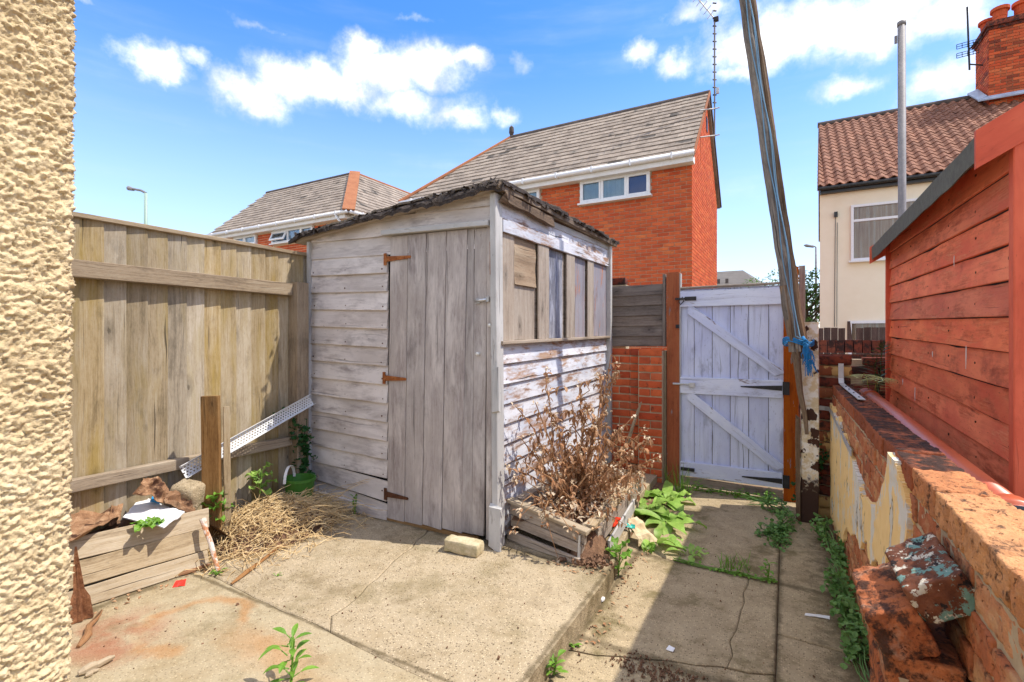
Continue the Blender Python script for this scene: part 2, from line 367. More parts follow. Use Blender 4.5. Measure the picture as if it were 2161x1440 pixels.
M['gate_rail'] = wood('gate_rail_paint', alb(96, 78, 76), alb(150, 122, 116), alb(186, 176, 176), paint=alb(216, 221, 240, 1.1), paint2=alb(200, 206, 228, 1.1), peel=0.38, pw=0.06, knots=False, rand=0.05, crack=0.9)
M['orange'] = wood('orange_stained_post', alb(134, 62, 22), alb(196, 98, 40), alb(214, 128, 62), paint=alb(176, 168, 170), peel=0.60, pw=0.05, knots=False, rand=0.08, crack=0.4)
M['grey_plank'] = wood('grey_fence_plank', alb(92, 82, 76), alb(150, 136, 124), alb(184, 172, 160), rand=0.25)
M['pole'] = wood('weathered_pole', alb(78, 70, 64), alb(150, 138, 126), alb(210, 200, 186), rand=0.05, crack=1.0, bump=0.9, gscale=0.6)
M['pole_brown'] = wood('split_pole_core', alb(74, 58, 46), alb(136, 112, 90), alb(184, 160, 132), rand=0.05, bump=0.9, gscale=0.6)
M['red'] = wood('red_shed_paint', alb(150, 58, 34, .9), alb(212, 104, 66, .9), alb(240, 160, 116, .9), paint=alb(238, 134, 92, 1.0), paint2=alb(214, 100, 70, 1.0), peel=0.47, pw=0.14, knots=True, rand=0.24, crack=0.5, bump=0.45, rough=0.65, grime=0.6, satvar=0.06)
M['red_trim'] = wood('red_trim_paint', alb(170, 64, 40, .9), alb(206, 92, 62, .9), alb(222, 120, 86, .9), paint=alb(226, 112, 80, 1.0), paint2=alb(206, 90, 64, 1.0), peel=0.40, pw=0.2, knots=False, rand=0.08, crack=0.3, rough=0.65, satvar=0.0)
M['brownfence'] = wood('dark_brown_fence', alb(60, 42, 38), alb(100, 76, 68), alb(140, 112, 100), rand=0.3)
M['stick'] = wood('stick_bark', alb(110, 66, 34), alb(176, 120, 72), alb(206, 160, 110), rand=0.1, gscale=2)
# stone, brick, render
M['patio'] = None
RED = [srgb(150, 66, 40), srgb(172, 84, 50), srgb(140, 56, 36), srgb(182, 98, 62)]
def sc(cols, k): return [tuple(c * k for c in q) for q in cols]
M['pier_brick'] = brickmat('pier_brick', [srgb(196, 88, 50), srgb(214, 108, 62), srgb(178, 74, 44), srgb(220, 128, 82), srgb(152, 62, 42)], soot=0.2, pale=0.1)
M['wall_brick'] = brickmat(pit=.05, name='old_wall_brick', cols=[srgb(196, 122, 80), srgb(178, 98, 62), srgb(208, 146, 102), srgb(158, 82, 54)], soot=0.24, pale=0.26, pale_col=srgb(204, 166, 122), scale=16, bstr=1.0, bdist=0.012)
M['wall_top'] = brickmat(pit=.06, name='sunlit_coping_brick', cols=[srgb(206, 138, 88), srgb(194, 118, 72), srgb(214, 156, 106)], soot=0.26, pale=0.2, pale_col=srgb(214, 160, 100), scale=16, bstr=1.0, bdist=0.014)  # near coping, sunlight painted in as a lighter orange
M['wall_top_dark'] = brickmat(pit=.05, name='shaded_mossy_coping_brick', cols=[srgb(160, 88, 56), srgb(140, 74, 46), srgb(176, 100, 64)], soot=0.2, pale=0.08, scale=16, bstr=1.0, bdist=0.014, up_dark=0.9)  # far coping, shed shadow painted in along with moss on the top faces
M['buttress'] = brickmat(pit=.05, name='buttress_brick', cols=[srgb(182, 104, 62), srgb(194, 118, 72), srgb(166, 88, 54)], soot=0.32, pale=0.22, scale=16, bstr=1.0, bdist=0.012)
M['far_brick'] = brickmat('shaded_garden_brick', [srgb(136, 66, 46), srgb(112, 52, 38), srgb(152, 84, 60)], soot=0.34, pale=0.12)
M['house_brick'] = brickmat('house_brick', [srgb(200, 90, 50), srgb(210, 102, 56), srgb(186, 78, 42), srgb(216, 116, 64)], island=True, soot=0.16, pale=0.08, scale=4.0, bstr=0.2)
M['chimney_brick'] = brickmat('chimney_brick', [srgb(212, 98, 56), srgb(196, 80, 46), srgb(218, 116, 70), srgb(112, 56, 42), srgb(204, 92, 52)], soot=0.16, pale=0.06, scale=4.0, bstr=0.3)
M['mortar'] = mottled('mortar', [(0.3, srgb(160, 140, 112)), (0.7, srgb(196, 178, 148))], 14.0)
M['mortar_light'] = mottled('pale_mortar', [(0.3, srgb(206, 176, 146)), (0.7, srgb(222, 198, 170))], 10.0)
M['roof_tile'] = mottled('grey_brown_roof_tile', [(0.25, srgb(92, 82, 74)), (0.5, srgb(146, 132, 118)), (0.75, srgb(176, 164, 148))], 2.2, rand=0.25, island=True, spots=(1.1, 0.56, 0.7, srgb(74, 68, 62)))
M['ridge_grey'] = mottled('dark_ridge_tile', [(0.3, srgb(70, 62, 58)), (0.7, srgb(104, 94, 88))], 4.0)
M['hip_orange'] = mottled('terracotta_hip_tile', [(0.3, srgb(138, 84, 54)), (0.7, srgb(168, 112, 76))], 4.0)
M['pantile'] = mottled('clay_pantile', [(0.25, srgb(84, 56, 44)), (0.5, srgb(130, 88, 68)), (0.78, srgb(180, 136, 112))], 5.0, rand=0.3, island=True)
M['white_pvc'] = plain('white_pvc', (0.78, 0.78, 0.78), 0.35)
M['white_paint'] = mottled('white_painted_board', [(0.3, (0.66, 0.64, 0.6)), (0.6, (0.78, 0.77, 0.75))], 3.0)
M['cream_wall'] = mottled('cream_render', [(0.2, srgb(232, 218, 188)), (0.6, srgb(242, 231, 206)), (0.85, srgb(245, 236, 214))], 0.8, bstr=0.1, rand=0.0)
M['lead'] = mottled('lead_flashing', [(0.3, srgb(130, 140, 156)), (0.7, srgb(176, 186, 200))], 5.0, rough=0.5)
M['felt'] = mottled('black_roof_felt', [(0.25, srgb(28, 24, 24)), (0.55, srgb(74, 64, 58)), (0.8, srgb(124, 108, 92))], 26.0, bstr=1.0, bdist=0.012, stretch=(1, 1, 1.6))
M['felt_top'] = mottled('grey_mossy_felt', [(0.3, srgb(78, 68, 58)), (0.6, srgb(128, 114, 96)), (0.8, srgb(160, 146, 120))], 16.0, bstr=0.8, bdist=0.01)
M['felt_red_shed'] = mottled('grey_green_felt', [(0.3, srgb(78, 78, 70)), (0.6, srgb(98, 98, 88)), (0.8, srgb(116, 114, 104))], 30.0, bstr=0.5)
M['rotten'] = wood('rotten_fascia', alb(60, 50, 42), alb(134, 112, 92), alb(180, 158, 134), rand=0.1, bump=1.2, crack=1.0)
M['rust'] = mottled('rust', [(0.25, srgb(84, 42, 22)), (0.5, srgb(148, 86, 42)), (0.8, srgb(196, 136, 80))], 30.0, rough=0.8)
M['rust_sheet'] = mottled('rusty_sheet', [(0.25, srgb(90, 58, 38)), (0.5, srgb(146, 110, 80)), (0.8, srgb(196, 164, 130))], 24.0, rough=0.85, bstr=0.9, spots=(9.0, .58, .68, srgb(70, 44, 30)))
M['rust_dark'] = mottled('dark_rust', [(0.3, srgb(60, 36, 24)), (0.7, srgb(110, 70, 44))], 30.0)
M['rust_flaky'] = mottled('flaky_rust', [(0.3, srgb(70, 42, 26)), (0.5, srgb(130, 84, 54)), (0.75, srgb(180, 132, 92))], 40.0, bstr=1.0, bdist=0.01)
M['rust_paint'] = mottled('rusty_white_paint', [(0.3, srgb(150, 80, 40)), (0.46, srgb(196, 140, 100)), (0.54, srgb(226, 214, 200))], 22.0)
M['galv'] = mottled('galvanised_steel', [(0.3, (0.42, 0.42, 0.42)), (0.7, (0.62, 0.62, 0.6))], 20.0, rough=0.5, metal=0.6, bstr=0.1)
M['zinc_white'] = mottled('white_zinc', [(0.3, (0.60, 0.60, 0.60)), (0.7, (0.74, 0.74, 0.73))], 12.0, rough=0.5, bstr=0.1)
M['black_iron'] = mottled('black_iron', [(0.3, (0.012, 0.012, 0.013)), (0.7, (0.05, 0.045, 0.045))], 30.0, rough=0.55)
M['chrome'] = plain('dull_steel_bolt', (0.62, 0.62, 0.62), 0.35, 0.8)
M['pole_grey'] = mottled('grey_pipe', [(0.3, srgb(110, 106, 106)), (0.7, srgb(146, 140, 138))], 8.0, rough=0.6)
M['lamp_green'] = plain('pale_green_column', srgb(150, 172, 156), 0.5)
M['clay_pipe'] = mottled('terracotta_plastic_pipe', [(0.3, srgb(176, 82, 50)), (0.7, srgb(194, 98, 64))], 4.0, rough=0.38, bstr=0.05, spec=0.45)
M['black_plastic'] = plain('black_plastic', (0.02, 0.02, 0.022), 0.35)
M['pot_green'] = plain('green_plastic', srgb(66, 118, 40), 0.5)
M['white_plastic'] = plain('white_plastic', (0.74, 0.72, 0.66), 0.5)
M['paper'] = mottled('white_board', [(0.3, (0.72, 0.71, 0.70)), (0.7, (0.84, 0.84, 0.84))], 8.0, bstr=0.1)
M['redplastic'] = plain('red_plastic', srgb(226, 50, 34), 0.45)
M['orangeplastic'] = plain('orange_red_plastic', srgb(236, 66, 30), 0.45)
M['blueplastic'] = plain('blue_plastic', srgb(30, 150, 210), 0.45)
M['teal'] = plain('teal_plastic', srgb(40, 176, 160), 0.45)
M['bag'] = mottled('crumpled_wrapper', [(0.3, srgb(196, 164, 120)), (0.7, srgb(232, 214, 180))], 14.0)
M['soil'] = mottled('dry_soil', [(0.3, srgb(76, 54, 40)), (0.55, srgb(130, 98, 74)), (0.8, srgb(170, 140, 112))], 30.0, bstr=1.0, bdist=0.01)
M['straw'] = mottled('dry_straw', [(0.3, srgb(150, 112, 66)), (0.5, srgb(216, 186, 134)), (0.75, srgb(242, 226, 190))], 20.0, rand=0.1, island=True, trans=0.15)
M['deadstem'] = mottled('dead_stem', [(0.3, srgb(104, 70, 46)), (0.55, srgb(164, 122, 84)), (0.8, srgb(214, 184, 146))], 14.0, island=True)
M['deadleaf'] = mottled('dead_leaf', [(0.25, srgb(88, 58, 40)), (0.46, srgb(166, 120, 84)), (0.66, srgb(214, 182, 144))], 14.0, rand=0.5, island=True, trans=0.2)
M['seedhead'] = mottled('pale_seed_head', [(0.3, srgb(190, 160, 124)), (0.7, srgb(236, 222, 196))], 20.0, island=True, trans=0.2)
def leafmat(name, a, b, c): return mottled(name, [(0.25, a), (0.5, b), (0.8, c)], 16.0, rand=0.3, rough=0.5, bstr=0.1, island=True, trans=0.32, spec=0.4)
M['leaf'] = leafmat('bright_leaf', srgb(70, 116, 34), srgb(112, 156, 52), srgb(156, 188, 84))
M['leaf_pale'] = leafmat('pale_dock_leaf', srgb(104, 150, 52), srgb(148, 184, 84), srgb(190, 206, 120))
M['leaf_dark'] = leafmat('dark_ivy_leaf', srgb(26, 66, 28), srgb(44, 92, 42), srgb(78, 124, 60))
M['leaf_creep'] = leafmat('creeper_leaf', srgb(66, 106, 50), srgb(104, 146, 74), srgb(150, 180, 112))
M['leaf_tree'] = leafmat('tree_leaf', srgb(46, 84, 30), srgb(84, 122, 48), srgb(140, 160, 76))
M['fern'] = leafmat('fern_frond', srgb(150, 166, 84), srgb(190, 200, 120), srgb(220, 226, 166))
M['rope_blue'] = plain('blue_rope', srgb(34, 128, 190), 0.7)
M['rope_pale'] = plain('faded_blue_line', srgb(112, 150, 176), 0.8)
M['dark_in'] = plain('dark_interior', (0.012, 0.012, 0.014), 0.9)
M['curtain'] = mottled('pale_net_curtain', [(0.3, srgb(150, 176, 190)), (0.7, srgb(206, 222, 228))], 3.0, stretch=(6, 6, 0.3), bstr=0.3, bdist=0.03)
M['curtain_tan'] = mottled('tan_curtain', [(0.3, srgb(176, 106, 70)), (0.5, srgb(226, 170, 130)), (0.7, srgb(240, 214, 190))], 3.0, stretch=(7, 7, 0.2), bstr=0.3, bdist=0.03)
M['slate_far'] = mottled('far_roof', [(0.3, srgb(98, 92, 88)), (0.7, srgb(120, 114, 108))], 1.0, stretch=(1, 1, 6))
M['bark'] = mottled('bark', [(0.3, srgb(60, 48, 36)), (0.7, srgb(104, 86, 66))], 8.0)
def glassmat():
    m, nt, out = newmat('window_glass')
    gl = nt('BsdfGlossy', (0.9, 0.95, 1.0, 1), 0.03); tr = nt('BsdfTransparent', (0.80, 0.86, 0.9, 1))
    fr = nt('Fresnel', 1.5); k = nt.m('MULTIPLY', fr.outputs[0], 0.9, clamp=True)
    nt.L.new(nt('MixShader', k, tr.outputs[0], gl.outputs[0]).outputs[0], out.inputs[0]); return m
M['glass'] = glassmat()

def roughcast_mat():
    m, nt, out = newmat('roughcast_render')
    p = nt('TexCoord').outputs['Object']; n = nt.noise(p, 26.0, 6, .65); n2 = nt.noise(p, 3.0, 4, .6); n3 = nt.noise(p, 120.0, 3, .6)
    col = nt.ramp(nt.m('ADD', nt.m('MULTIPLY', n, .6), nt.m('MULTIPLY', n2, .4)), [(0.3, alb(180, 157, 118, 1.0)), (0.5, alb(212, 188, 145, 1.0)), (0.75, alb(232, 212, 172, 1.0))])
    n4 = nt.noise(p, 300.0, 3, .6); col = nt.mix(nt.m('MULTIPLY', nt.sstep(nt.noise(nt.vm('ADD', p, (2, 2, 2)), 60.0, 5, .7), .58, .7), .35), col, alb(120, 106, 84))
    finish(nt, out, col, 0.95, nt.m('ADD', nt.m('MULTIPLY', n, .6), nt.m('ADD', nt.m('MULTIPLY', n3, .6), nt.m('MULTIPLY', n4, .3))), 0.9, 0.006); return m
M['roughcast'] = roughcast_mat()

def concrete_mat(name, base_a, base_b, agg=0.6, rust=False, moss=0.3, dirt=()):
    m, nt, out = newmat(name)
    geo = nt('NewGeometry'); p = geo.outputs['Position']
    big = nt.noise(p, 1.7, 5, .6); mid = nt.noise(p, 8.0, 6, .65); fin = nt.noise(p, 60.0, 4, .7)
    col = nt.ramp(nt.m('ADD', nt.m('MULTIPLY', big, .5), nt.m('MULTIPLY', mid, .5)), [(0.3, base_a), (0.55, base_b), (0.78, tuple(min(.9, c * 1.15) for c in base_b))])
    vor = nt('TexVoronoi', p, i={'Scale': 110.0}); vc = nt('SeparateColor', vor.outputs['Color']).outputs[0]
    st = nt.m('MULTIPLY', nt.m('SUBTRACT', 1.0, nt.sstep(vor.outputs['Distance'], 0.25, 0.5)), agg)
    col = nt.mix(nt.m('MULTIPLY', st, nt.m('GREATER_THAN', vc, 0.72)), col, tuple(min(.9, c * 1.5) for c in base_b))
    col = nt.mix(nt.m('MULTIPLY', st, nt.m('LESS_THAN', vc, 0.22)), col, tuple(c * 0.42 for c in base_a))
    col = nt.mix(nt.m('MULTIPLY', nt.sstep(fin, 0.62, 0.78), 0.4), col, tuple(c * 0.55 for c in base_a))
    col = nt.mix(nt.m('MULTIPLY', nt.sstep(nt.noise(nt.vm('ADD', p, (3, 3, 0)), 2.6, 6, .7), 0.50, 0.66), moss), col, tuple(c * f for c, f in zip(base_a, (.50, .52, .36))))
    col = nt.mix(nt.m('MULTIPLY', nt.sstep(nt.noise(nt.vm('ADD', p, (8, 2, 0)), 3.8, 6, .7), 0.58, 0.72), 0.35), col, tuple(c * 0.62 for c in base_a))
    if rust:
        wv = nt('CombineXYZ', nt.m('MULTIPLY', nt.m('SUBTRACT', nt.noise(p, 7.0, 4), .5), .13), nt.m('MULTIPLY', nt.m('SUBTRACT', nt.noise(nt.vm('ADD', p, (7, 7, 7)), 7.0, 4), .5), .13), 0.0).outputs[0]
        q = nt.vm('MULTIPLY', nt.vm('ADD', p, wv), (1, 1, 0))
        dr = nt.vm('LENGTH', nt.vm('SUBTRACT', q, (-2.32, 1.245, 0)))
        ringd = nt.m('ABSOLUTE', nt.m('SUBTRACT', dr, 0.205))
        ring = nt.m('MULTIPLY', nt.m('SUBTRACT', 1.0, nt.sstep(ringd, 0.006, 0.05)), nt.sstep(nt.noise(nt.vm('ADD', q, (3.1, 1.7, 0)), 4.0, 4), 0.36, 0.62))
        trail = nt.vm('MULTIPLY', nt.vm('SUBTRACT', q, (-1.86, 1.28, 0)), (2.4, 7.0, 0)); tr = nt.m('SUBTRACT', 1.0, nt.sstep(nt.vm('LENGTH', trail), 0.1, 1.0))
        trail2 = nt.vm('MULTIPLY', nt.vm('SUBTRACT', q, (-1.45, 1.2, 0)), (2.4, 7.0, 0)); tr2 = nt.m('MULTIPLY', nt.m('SUBTRACT', 1.0, nt.sstep(nt.vm('LENGTH', trail2), 0.1, 1.0)), 0.7)
        amt = nt.m('MULTIPLY', nt.m('MAXIMUM', nt.m('MAXIMUM', ring, nt.m('MULTIPLY', tr, .8)), tr2), nt.sstep(nt.noise(q, 11.0, 5), 0.15, 0.5))
        col = nt.mix(nt.m('MULTIPLY', amt, 0.55), col, srgb(172, 116, 58))
        pd = nt.vm('MULTIPLY', nt.vm('SUBTRACT', q, (-2.52, 1.02, 0)), (3.2, 4.2, 0)); pk = nt.m('MULTIPLY', nt.m('SUBTRACT', 1.0, nt.sstep(nt.vm('LENGTH', pd), 0.3, 1.1)), nt.sstep(nt.noise(q, 5.0, 5), 0.34, 0.6))
        col = nt.mix(nt.m('MULTIPLY', pk, 0.7), col, srgb(150, 84, 56))
    xyz = nt('SeparateXYZ', p); X_, Y_ = xyz.outputs[0], xyz.outputs[1]
    jn = nt.noise(p, 13.0, 5, .7)
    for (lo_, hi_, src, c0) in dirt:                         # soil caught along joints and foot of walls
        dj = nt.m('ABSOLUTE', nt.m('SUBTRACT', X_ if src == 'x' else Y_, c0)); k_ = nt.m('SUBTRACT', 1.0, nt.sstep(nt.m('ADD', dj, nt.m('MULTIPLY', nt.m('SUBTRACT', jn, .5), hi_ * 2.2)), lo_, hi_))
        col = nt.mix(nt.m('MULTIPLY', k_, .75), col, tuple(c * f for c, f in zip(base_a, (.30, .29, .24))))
    blot = nt.sstep(nt.noise(nt.vm('ADD', p, (1, 5, 0)), 5.0, 8, .72), .50, .68); col = nt.mix(nt.m('MULTIPLY', blot, .48), col, tuple(c * f for c, f in zip(base_a, (.54, .52, .44))))
    pale_ = nt.sstep(nt.noise(nt.vm('ADD', p, (6, 6, 0)), 3.4, 7, .7), .55, .72); col = nt.mix(nt.m('MULTIPLY', pale_, .35), col, tuple(min(.9, c * 1.22) for c in base_b))
    sp2 = nt.sstep(nt.noise(p, 150.0, 2, .5), .66, .72); col = nt.mix(nt.m('MULTIPLY', sp2, .55), col, tuple(c * .3 for c in base_a))
    h = nt.m('ADD', nt.m('ADD', nt.m('MULTIPLY', mid, .6), nt.m('MULTIPLY', fin, .6)), nt.m('MULTIPLY', st, .4))
    finish(nt, out, col, 0.9, h, 0.7, 0.006); return m
M['patio'] = concrete_mat('patio_concrete', alb(196, 172, 132, .58), alb(220, 199, 164, .58), 0.9, moss=0.45, dirt=((.0, .05, 'y', 2.60), (.0, .025, 'x', -.86), (.0, .018, 'y', 1.49)))
M['patio_front'] = concrete_mat('smooth_patio_concrete', alb(194, 170, 128, .58), alb(218, 199, 162, .58), 0.5, rust=True, moss=0.42, dirt=((.0, .06, 'x', -2.86), (.0, .018, 'y', 1.49), (.0, .02, 'x', -.84)))
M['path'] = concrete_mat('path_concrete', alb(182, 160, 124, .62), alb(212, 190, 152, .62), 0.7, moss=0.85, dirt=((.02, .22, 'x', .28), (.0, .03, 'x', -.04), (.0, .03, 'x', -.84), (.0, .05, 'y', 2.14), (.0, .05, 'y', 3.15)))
M['ground'] = concrete_mat('ground_earth', alb(150, 130, 100), alb(170, 150, 116), 0.3)

def peel_render(name, top, under, dark, th=0.5):
    m, nt, out = newmat(name); p = nt('NewGeometry').outputs['Position']
    q = nt.vm('MULTIPLY', p, (1, 1, 0.55))
    n1 = nt.noise(q, 5.5, 6, .66); n2 = nt.noise(nt.vm('ADD', q, (4, 4, 4)), 9.0, 6, .66); n3 = nt.noise(nt.vm('MULTIPLY', p, (9, 9, 3.2)), 1.0, 4, .6)
    col = nt.mix(nt.sstep(n1, th, th + 0.03), top, under)
    flake = nt.sstep(n3, 0.635, 0.65); edge = nt.m('MULTIPLY', nt.sstep(n3, 0.615, 0.63), nt.m('SUBTRACT', 1.0, flake))
    col = nt.mix(flake, col, tuple(c * .92 for c in under)); col = nt.mix(nt.m('MULTIPLY', edge, .8), col, dark)
    col = nt.mix(nt.m('MULTIPLY', nt.sstep(n2, .6, .75), .45), col, dark)
    h = nt.m('ADD', nt.m('MULTIPLY', nt.sstep(n1, th, th + .03), -.5), nt.m('ADD', nt.m('MULTIPLY', n2, .5), nt.m('MULTIPLY', flake, -.6)))
    finish(nt, out, col, .85, h, .5, .006); return m
M['wall_render'] = peel_render('peeling_cream_render', srgb(240, 206, 144), srgb(216, 212, 202), srgb(84, 64, 46), 0.53)
M['pier_paint'] = peel_render('flaking_cream_on_brick', srgb(206, 168, 106), srgb(150, 90, 58), srgb(80, 50, 34), 0.50)
def post_mat():
    m, nt, out = newmat('peeling_white_post'); p = nt('NewGeometry').outputs['Position']
    n1 = nt.noise(p, 9.0, 5, .55); n2 = nt.noise(nt.vm('ADD', p, (3, 3, 3)), 26.0, 5, .6); z = nt('SeparateXYZ', p).outputs[2]
    low = nt.m('SUBTRACT', 1.0, nt.sstep(z, 0.25, 1.15))
    worn = nt.sstep(nt.m('ADD', n1, nt.m('MULTIPLY', low, 0.07)), 0.585, 0.6)
    base = nt.m('SUBTRACT', 1.0, nt.sstep(nt.m('ADD', z, nt.m('MULTIPLY', n2, .5)), 0.50, 0.62))
    c = nt.mix(nt.sstep(n2, .4, .62), srgb(240, 234, 222), srgb(216, 196, 156)); c = nt.mix(worn, c, srgb(74, 48, 36)); c = nt.mix(base, c, srgb(66, 46, 36))
    finish(nt, out, c, .8, nt.m('ADD', nt.m('MULTIPLY', worn, -.7), n2), .5, .004); return m
M['white_post'] = post_mat()
def cap_mat():
    m, nt, out = newmat('paint_splashed_brick'); p = nt('TexCoord').outputs['Object']
    n = nt.noise(p, 16, 6, .66); n2 = nt.noise(nt.vm('ADD', p, (3, 3, 3)), 22, 6, .7); n3 = nt.noise(nt.vm('ADD', p, (6, 1, 3)), 30, 5, .7)
    c = nt.ramp(n, [(.3, srgb(56, 38, 30)), (.55, srgb(120, 70, 46)), (.8, srgb(150, 110, 84))])
    c = nt.mix(nt.sstep(n2, .53, .57), c, srgb(110, 146, 136)); c = nt.mix(nt.sstep(n3, .555, .60), c, srgb(206, 200, 182)); c = nt.mix(nt.sstep(nt.noise(nt.vm('ADD', p, (1, 8, 2)), 26, 5, .7), .58, .62), c, srgb(40, 32, 30))
    finish(nt, out, c, .8, nt.m('ADD', n, nt.m('MULTIPLY', n2, .6)), .9, .01); return m
M['splash'] = cap_mat()

# ------------------------------------------------------------------ shared builders
def rough_box(size, n=(6, 3, 3), amp=0.004, freq=18.0, seed=0.0, rnd=0.008, name='brick', mat=None, chip=0.0):
    """a worn block centred on the origin: subdivided, rounded at the arrises and pitted"""
    X, Y, Z = size; idx = {}; vs = []; fs = []
    h = (X / 2, Y / 2, Z / 2)
    def vert(i, j, k):
        key = (i, j, k)
        if key in idx: return idx[key]
        p = V([-hh + 2 * hh * (0 if q == 0 else 1 if q == nq else min(.25, .0045 / (2 * hh)) + (q - 1) / max(1, nq - 2) * (1 - 2 * min(.25, .0045 / (2 * hh)))) for q, nq, hh in zip(key, n, h)])
        q = V([max(-(hh - rnd), min(hh - rnd, c)) for hh, c in zip(h, p)]); e = p - q
        if e.length > 1e-9: p = q + e.normalized() * min(rnd, e.length)
        nv = V((p.x / h[0] ** 1, p.y / h[1], p.z / h[2])).normalized()
        a = mnoise.fractal(p * freq + V((seed, seed * 1.7, seed * .3)), 0.9, 2.0, 3)
        b = mnoise.noise(p * freq * .35 + V((seed * 3, 5, seed)))
        p = p + nv * (amp * a) - nv * chip * max(0.0, b - 0.15)
        idx[key] = len(vs); vs.append(p); return idx[key]
    for axis in range(3):
        a1, a2 = [(1, 2), (2, 0), (0, 1)][axis]
        for side in (0, n[axis]):
            for i in range(n[a1]):
                for j in range(n[a2]):
                    q = []
                    for (di, dj) in ((0, 0), (1, 0), (1, 1), (0, 1)):
                        c = [0, 0, 0]; c[axis] = side; c[a1] = i + di; c[a2] = j + dj; q.append(vert(*c))
                    fs.append(tuple(q) if side else tuple(q[::-1]))
    me = bpy.data.meshes.new(name); me.from_pydata([tuple(v) for v in vs], [], fs)
    me.uv_layers.new(name='UVMap')
    if mat: me.materials.append(mat)
    me.polygons.foreach_set('use_smooth', [True] * len(fs)); me.update()
    return me
_boxes = {}
def box_mesh(size, mat, name='brick'):
    key = (tuple(round(s, 3) for s in size), mat.name, name)
    if key not in _boxes:
        mb = MB().box((0, 0, 0), size)
        me = bpy.data.meshes.new(name); me.from_pydata(mb.v, [], mb.f); me.uv_layers.new(name='UVMap'); me.materials.append(mat); me.update(); _boxes[key] = me
    return _boxes[key]
def frame_matrix(o, du, dn):
    du, dn = V(du).normalized(), V(dn).normalized(); dz = du.cross(dn)
    if dz.z < 0: dz = -dz
    M4 = Matrix.Identity(4)
    dy = dz.cross(du)
    for r in range(3): M4[r][0] = du[r]; M4[r][1] = dy[r]; M4[r][2] = dz[r]; M4[r][3] = V(o)[r]
    return M4
def brick_layout(W, H, bl=0.213, bh=0.062, j=0.013, holes=(), span=None, z0=0.0, flem=False):
    out = []; k = 0; z = z0
    while z + bh <= H + 1e-6:
        lo, hi = (0.0, W) if span is None else span(z + bh / 2)
        u = -(bl + j) / 2 * (k % 2) + (lo // (bl + j)) * (bl + j)
        while u < hi:
            segs = [(max(u, lo), min(u + bl, hi))]
            for (h0, h1, v0, v1) in holes:
                if z + bh > v0 + 0.02 and z < v1 - 0.02:
                    ns = []
                    for (a, b) in segs:
                        if b <= h0 or a >= h1: ns.append((a, b))
                        else:
                            if a < h0: ns.append((a, h0))
                            if b > h1: ns.append((h1, b))
                    segs = ns
            for (a, b) in segs:
                if b - a > 0.035: out.append((a, b, z, z + bh))
            u += bl + j
        z += bh + j; k += 1
    return out
def brick_skin(parent, o, du, dn, lay, depth, mat, n_ind=300, near=None):
    """bricks proud of a mortar wall; the ones that show largest are parts, the rest one mass"""
    FM = frame_matrix(o, du, dn); cz = V((0, 0, CAM_H))
    sgn = 1 if (FM.to_3x3() @ V((0, 1, 0))).dot(V(dn)) > 0 else -1
    items = []
    for (a, b, z0, z1) in lay:
        c = FM @ V(((a + b) / 2, sgn * depth / 2, (z0 + z1) / 2)); items.append(((c - cz).length if near is None else near(c), a, b, z0, z1))
    items.sort()
    rot = FM.to_3x3().to_4x4()
    for (_, a, b, z0, z1) in items[:n_ind]:
        L = max(0.04, round((b - a) * 50) / 50); me = box_mesh((L, depth, round(z1 - z0, 3)), mat)
        inst('brick', me, Matrix.Translation(FM @ V(((a + b) / 2, sgn * (depth / 2 - rng.uniform(0, .003)), (z0 + z1) / 2))) @ rot @ Matrix.Diagonal(((b - a) / L, 1, 1, 1)), parent)
    if len(items) > n_ind:
        m = MB(); R3 = FM.to_3x3()
        for (_, a, b, z0, z1) in items[n_ind:]:
            m.box(FM @ V(((a + b) / 2, sgn * (depth / 2 - rng.uniform(0, .003)), (z0 + z1) / 2)), (b - a, depth, z1 - z0), R3)
        m.build('brickwork', mat, parent, kind='stuff')
def leaf(mb, base, d, L, W, up=V((0, 0, 1)), nseg=4, droop=0.4, fold=0.25, shape=(0.0, .75, 1.0, .72, 0.0)):
    d = V(d).normalized(); side = d.cross(up)
    if side.length < .05: side = d.cross(V((1, 0, 0)))
    side.normalize(); nrm = side.cross(d); p = V(base); rows = []
    for i in range(nseg + 1):
        s = i / nseg; x = s * (len(shape) - 1); k = min(int(x), len(shape) - 2); wv = (shape[k] + (shape[k + 1] - shape[k]) * (x - k)) * W / 2
        wv = max(wv, W * .03)
        k1 = .22 * W * math.sin(s * 9.0 + W * 900 + p.x * 40) * (1 if W > .03 else 0); k2 = .22 * W * math.sin(s * 10.0 + 2 + p.y * 60) * (1 if W > .03 else 0)
        rows.append((p - side * wv + nrm * (wv * fold + k1), p.copy(), p + side * wv + nrm * (wv * fold + k2)))
        d = (d + V((0, 0, -droop / nseg))).normalized(); nrm = side.cross(d); p = p + d * (L / nseg)
    vs = [q for r in rows for q in r]; fs = []
    for i in range(nseg):
        a = i * 3; fs += [(a, a + 1, a + 4, a + 3), (a + 1, a + 2, a + 5, a + 4)]
    mb.add(vs, fs)
def rv(s=1.0): return V((rng.uniform(-s, s), rng.uniform(-s, s), rng.uniform(-s, s)))
def stem_path(a, b, n=6, wig=0.03, sag=0.0):
    a, b = V(a), V(b); out = []; s0 = rng.uniform(0, 99)
    for i in range(n + 1):
        s = i / n; q = a.lerp(b, s); k = wig * math.sin(math.pi * min(1, s * 1.2))
        q += V((mnoise.noise(V((s * 2.5, s0, 0))), mnoise.noise(V((s * 2.5, s0, 5))), mnoise.noise(V((s * 2.5, s0, 9))) * .5)) * k
        q.z += sag * 4 * s * (1 - s); out.append(q)
    return out

